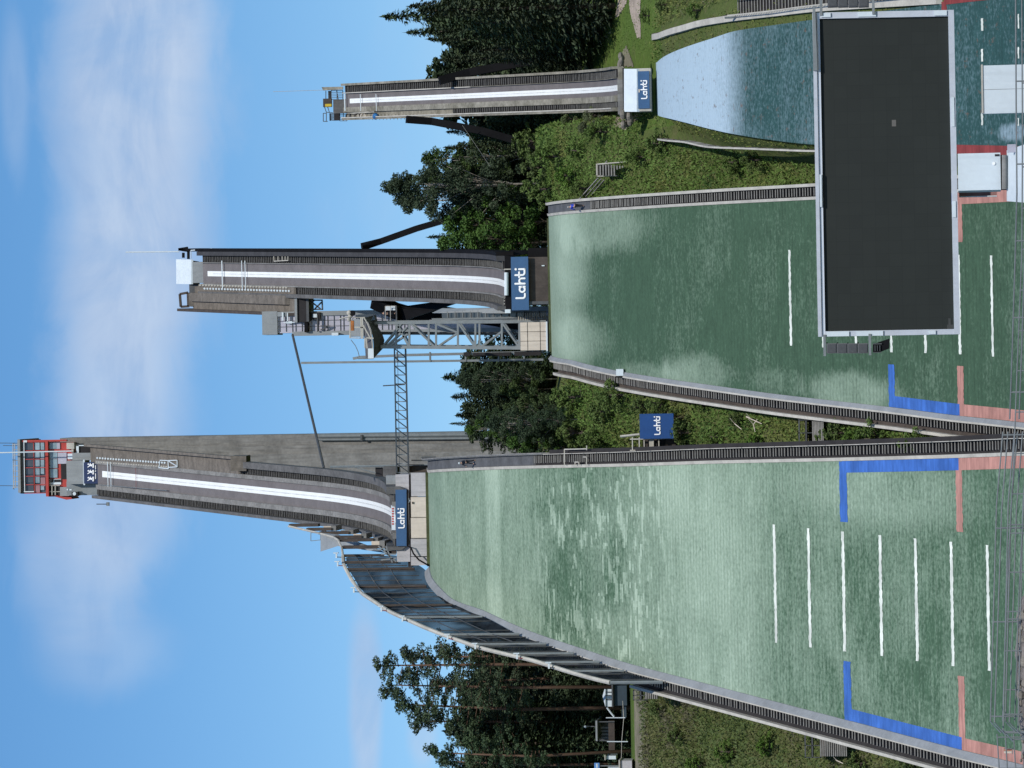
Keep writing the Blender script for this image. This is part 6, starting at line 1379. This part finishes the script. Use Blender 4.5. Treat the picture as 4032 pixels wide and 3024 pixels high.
row(20, 2560, 3060, 1800, 1960, 415, 445, 1.8); row(12, 3060, 3500, 1800, 1960, 405, 430, 1.8); row(16, 2560, 3060, 2130, 2210, 386, 397, 1.6); row(16, 2560, 3060, 2020, 2140, 404, 414, 1.8)
wood('far_wood', 'dark wood of spruces on the ridge behind the ski jumps', sp1)
# bushes
bush = [(2150,620,352,1,'bushy willow above the zigzag stairs'),(2200,690,348,0,'rounded bush left of the zigzag stairs'),(2120,740,352,1,'bush next to the upper right stairs of the middle hill'),(2090,660,358,2,'dense bush under the dark trees between the hills'),(2260,740,346,0,'low bush beside the person in blue'),
        (2060,560,360,1,'bush behind the pale shrub'),(2230,590,350,2,'bush between the pale shrub and the zigzag stairs'),(2330,520,346,0,'bush beside the upper flight of the zigzag stairs'),(2480,620,338,1,'bush just below the zigzag stairs'),(2560,560,333,2,'bush by the top of the low pale board wall'),
        (2860,640,322,2,'dark tangled bush on the grass bank beside the screen'),(2940,625,318,0,'bush low on the grass bank beside the screen')]
for X, Y, y, k, lab in bush:
    p = thit(X + 70, Y) if True else None; plant('bush', BUS[k], 4, p.x, p.y, random.uniform(2.0, 2.9) * (1.3 if X < 2200 else .8), lab, 'bush', random.uniform(1.0,1.4))
for X, Y, lab, s in ((2400,455,'pale flowering shrub left of the small inrun foot',2.6),(2370,500,'smaller pale shrub behind the take-off box',2.2),(2290,470,'pale shrub tip near the dark trees',2.0)):
    p = thit(X, Y); plant('shrub', PALE[0], 4, p.x, p.y, s, lab, 'shrub', 1.2)
gully = [(2150,1480),(2110,1560),(2230,1650),(2190,1720),(2300,1560),(2330,1700),(2280,1760),(2420,1620),(2390,1730),(2480,1560),(2560,1600),(2640,1590),(2700,1640),(2740,1700),(2690,1760),(2800,1600),(2850,1720),(2930,1650),(3010,1740),(3290,1720),(3350,1700),(3420,1740),(3500,1720),(3560,1760),(3660,1750)]
wheres = ['at the top by the masts','below the truss tower','in the middle of the upper gully','next to the tube gate','by the left stairs of the middle hill','above the square blue banner','beside the tube gate foot','left of the upper gully path','just above the square blue banner','at the kerb of the middle hill','right of the square blue banner','right below the square blue banner','below the square blue banner','left below the square blue banner','at the kerb of the big hill stairs','at the kerb below the banner','in the mid gully','above the dead branches','beside the dead branches','just below the wooden flight','second below the wooden flight','third below the wooden flight','low in the gully wedge','near the point of the gully wedge','at the point of the gully wedge']
for (X, Y), w_ in zip(gully, wheres):
    p = thit(X, Y); plant('bush', (BUS + DEC[:1])[random.randrange(3)], 4, p.x, p.y, random.uniform(1.3, 2.6) if X > 2500 else random.uniform(2.2,3.6), 'green gully bush ' + w_, 'bush', random.uniform(1.0,1.4))
lefts = [(2900,2960,'halfway up the left bank'),(3060,2940,'above the left wooden flight'),(2700,2900,'on the upper left bank'),(2620,2790,'near the small railed landing'),(3420,3000,'below the left wooden flight'),(3230,2870,'right at the left wooden flight'),(3640,3010,'low at the left stairs'),(2780,3010,'at the far left of the bank')]
for X, Y, w_ in lefts:
    p = thit(X, Y); plant('bush', BUS[random.randrange(3)], 4, p.x, p.y, random.uniform(1.2,2.2), 'weedy bush on the left bank, ' + w_, 'bush', 1.5)
rights = [(2640,20,'at the right edge above the low grey boards'),(2760,40,'beside the low grey boards at the right'),(2560,60,'on the bank by the bare earth')]
for X, Y, w_ in rights:
    p = thit(X, Y); plant('bush', BUS[0], 4, p.x, p.y, random.uniform(.9,1.4), 'olive bush ' + w_, 'bush', 1.5)
# ground cover: weeds and tall grass on the banks
def cover(name, label, N_, xr, yr, keep, mats_, wts, smin, smax, scale=.11, hmul=1.0, up=1.2):
    x = RNG.uniform(*xr, N_); y = RNG.uniform(*yr, N_); k = keep(x, y); x, y = x[k], y[k]; z = tz(x, y); n = len(x)
    f = (np.sin(x*scale*7+y*scale*3)+np.sin(y*scale*9-x*scale*4+1.3)+np.sin((x+y)*scale*2.2+.7)*1.4+np.sin(x*1.9+y*2.7)*.5)/3.9*.5+.5 + RNG.normal(size=n)*.075
    cum = np.cumsum(wts)/sum(wts); mi = np.clip(np.searchsorted(cum, np.clip(f,0,.999)), 0, len(mats_)-1)
    hh = (.6+.8*np.clip(np.sin(x*.8)+np.sin(y*.7+x*.3), -1, 1)*.5+.4)*hmul; s = RNG.uniform(smin, smax, n); C = np.stack([x, y, z + s*.35 + RNG.uniform(0, .5, n)*hh], 1); U, V = leaves(C, s, up, asp=.42)
    me = quads(name, C, U, V, mats_, mi, (x.mean(), y.mean(), z.mean())); o = bpy.data.objects.new(name, me); o.location = (x.mean(), y.mean(), z.mean()); COL.objects.link(o); tag(o, label, 'ground cover', kind='stuff')
def axes(y): return [h.lip.x + h.d.x/h.d.y*(y-h.lip.y) for h in (H1,H2,H3)]
def tabf(f, h): 
    qs = np.linspace(-150, 20, 400); v = np.array([f(q) for q in qs]); return lambda y: np.interp((y-h.lip.y)/h.d.y, qs, v)
t1L, t1R, t2L, t2R, t3L, t3R = tabf(E1L,H1), tabf(E1R,H1), tabf(E2L,H2), tabf(E2R,H2), tabf(E3L,H3), tabf(E3R,H3)
cover('bank_weeds', 'mixed green and brown weeds covering the left bank', 170000, (-62,-14), (255,346), lambda x,y: x < axes(y)[0] + t1L(y) - 2.4, [M_DRY,M_OLIVE,M_BSH,M_DEC], (.27,.28,.35,.10), .09, .24, hmul=1.25)
cover('gully_weeds', 'weeds and low growth in the gully between the two larger hills', 130000, (-20,12), (255,353), lambda x,y: (x > axes(y)[0] + t1R(y) + 1.9) & (x < axes(y)[1] + t2L(y) - 2.1), [M_DRY,M_OLIVE,M_BSH,M_DEC], (.17,.22,.4,.21), .09, .24, hmul=1.3)
cover('bank_grass', 'tall green grass on the bank between the middle and small hills', 150000, (4,32), (255,400), lambda x,y: (x > axes(y)[1] + t2R(y) + 1.5) & ((x < axes(y)[2] + t3L(y) - 2.3) | ((y > 339) & (x < axes(y)[2] - 2.2))), [M_OLIVE,M_BSH,M_BSH,M_DEC], (.22,.4,.2,.18), .09, .23)
cover('bank_grass', 'yellowish grass on the bank right of the small slope', 120000, (22,78), (255,350), lambda x,y: (x > axes(y)[2] + t3R(y) + 3.0) & ((y < 336) | (x > axes(y)[2] + 14)), [M_DRY,M_OLIVE,M_BSH], (.24,.5,.26), .08, .2)
cover('edge_grass', 'grass strips along both edges of the small slope', 16000, (14,40), (262,340), lambda x,y: ((x > axes(y)[2] + t3R(y) + .05) & (x < axes(y)[2] + t3R(y) + 2.0)) | ((x < axes(y)[2] + t3L(y) + .1) & (x > axes(y)[2] + t3L(y) - 1.4)), [M_OLIVE,M_OLIVE,M_BSH], (.5,.2,.3), .08, .2, hmul=.45)
cover('lawn_grass', 'short grass on the lawn beside the small inrun', 30000, (20,78), (334,392), lambda x,y: (x > axes(y)[2] + 3.4), [M_BSH,M_OLIVE], (.8,.2), .05, .12, hmul=.12, up=.6)
for X0, Y0, X1, Y1, lab in ((2975,1640,3040,1668,'longest'),(3010,1700,3022,1650,'steepest'),(2925,1655,2960,1690,'upper'),(3330,2992,3362,3006,'whitish')):
    a, b = thit(X0, Y0), thit(X1, Y1); t = thing('dead_branch', '%s bare pale branch lying among the weeds %s' % (lab, 'in the gully' if lab != 'whitish' else 'on the left bank'), 'branch', (a+b)/2 + Vector((0,0,.7))); m_ = MB(); m_.tube([a + Vector((0,0,.8)), (a+b)/2 + Vector((.1,0,1.1)), b + Vector((0,0,.9))], .07, 5, r1=.03); m_.tube([(a+b)/2 + Vector((.1,0,1.1)), (a+b)/2 + Vector((.6,-.3,1.5))], .03, 4); m_.obj('wood', M_BEIGE, t)
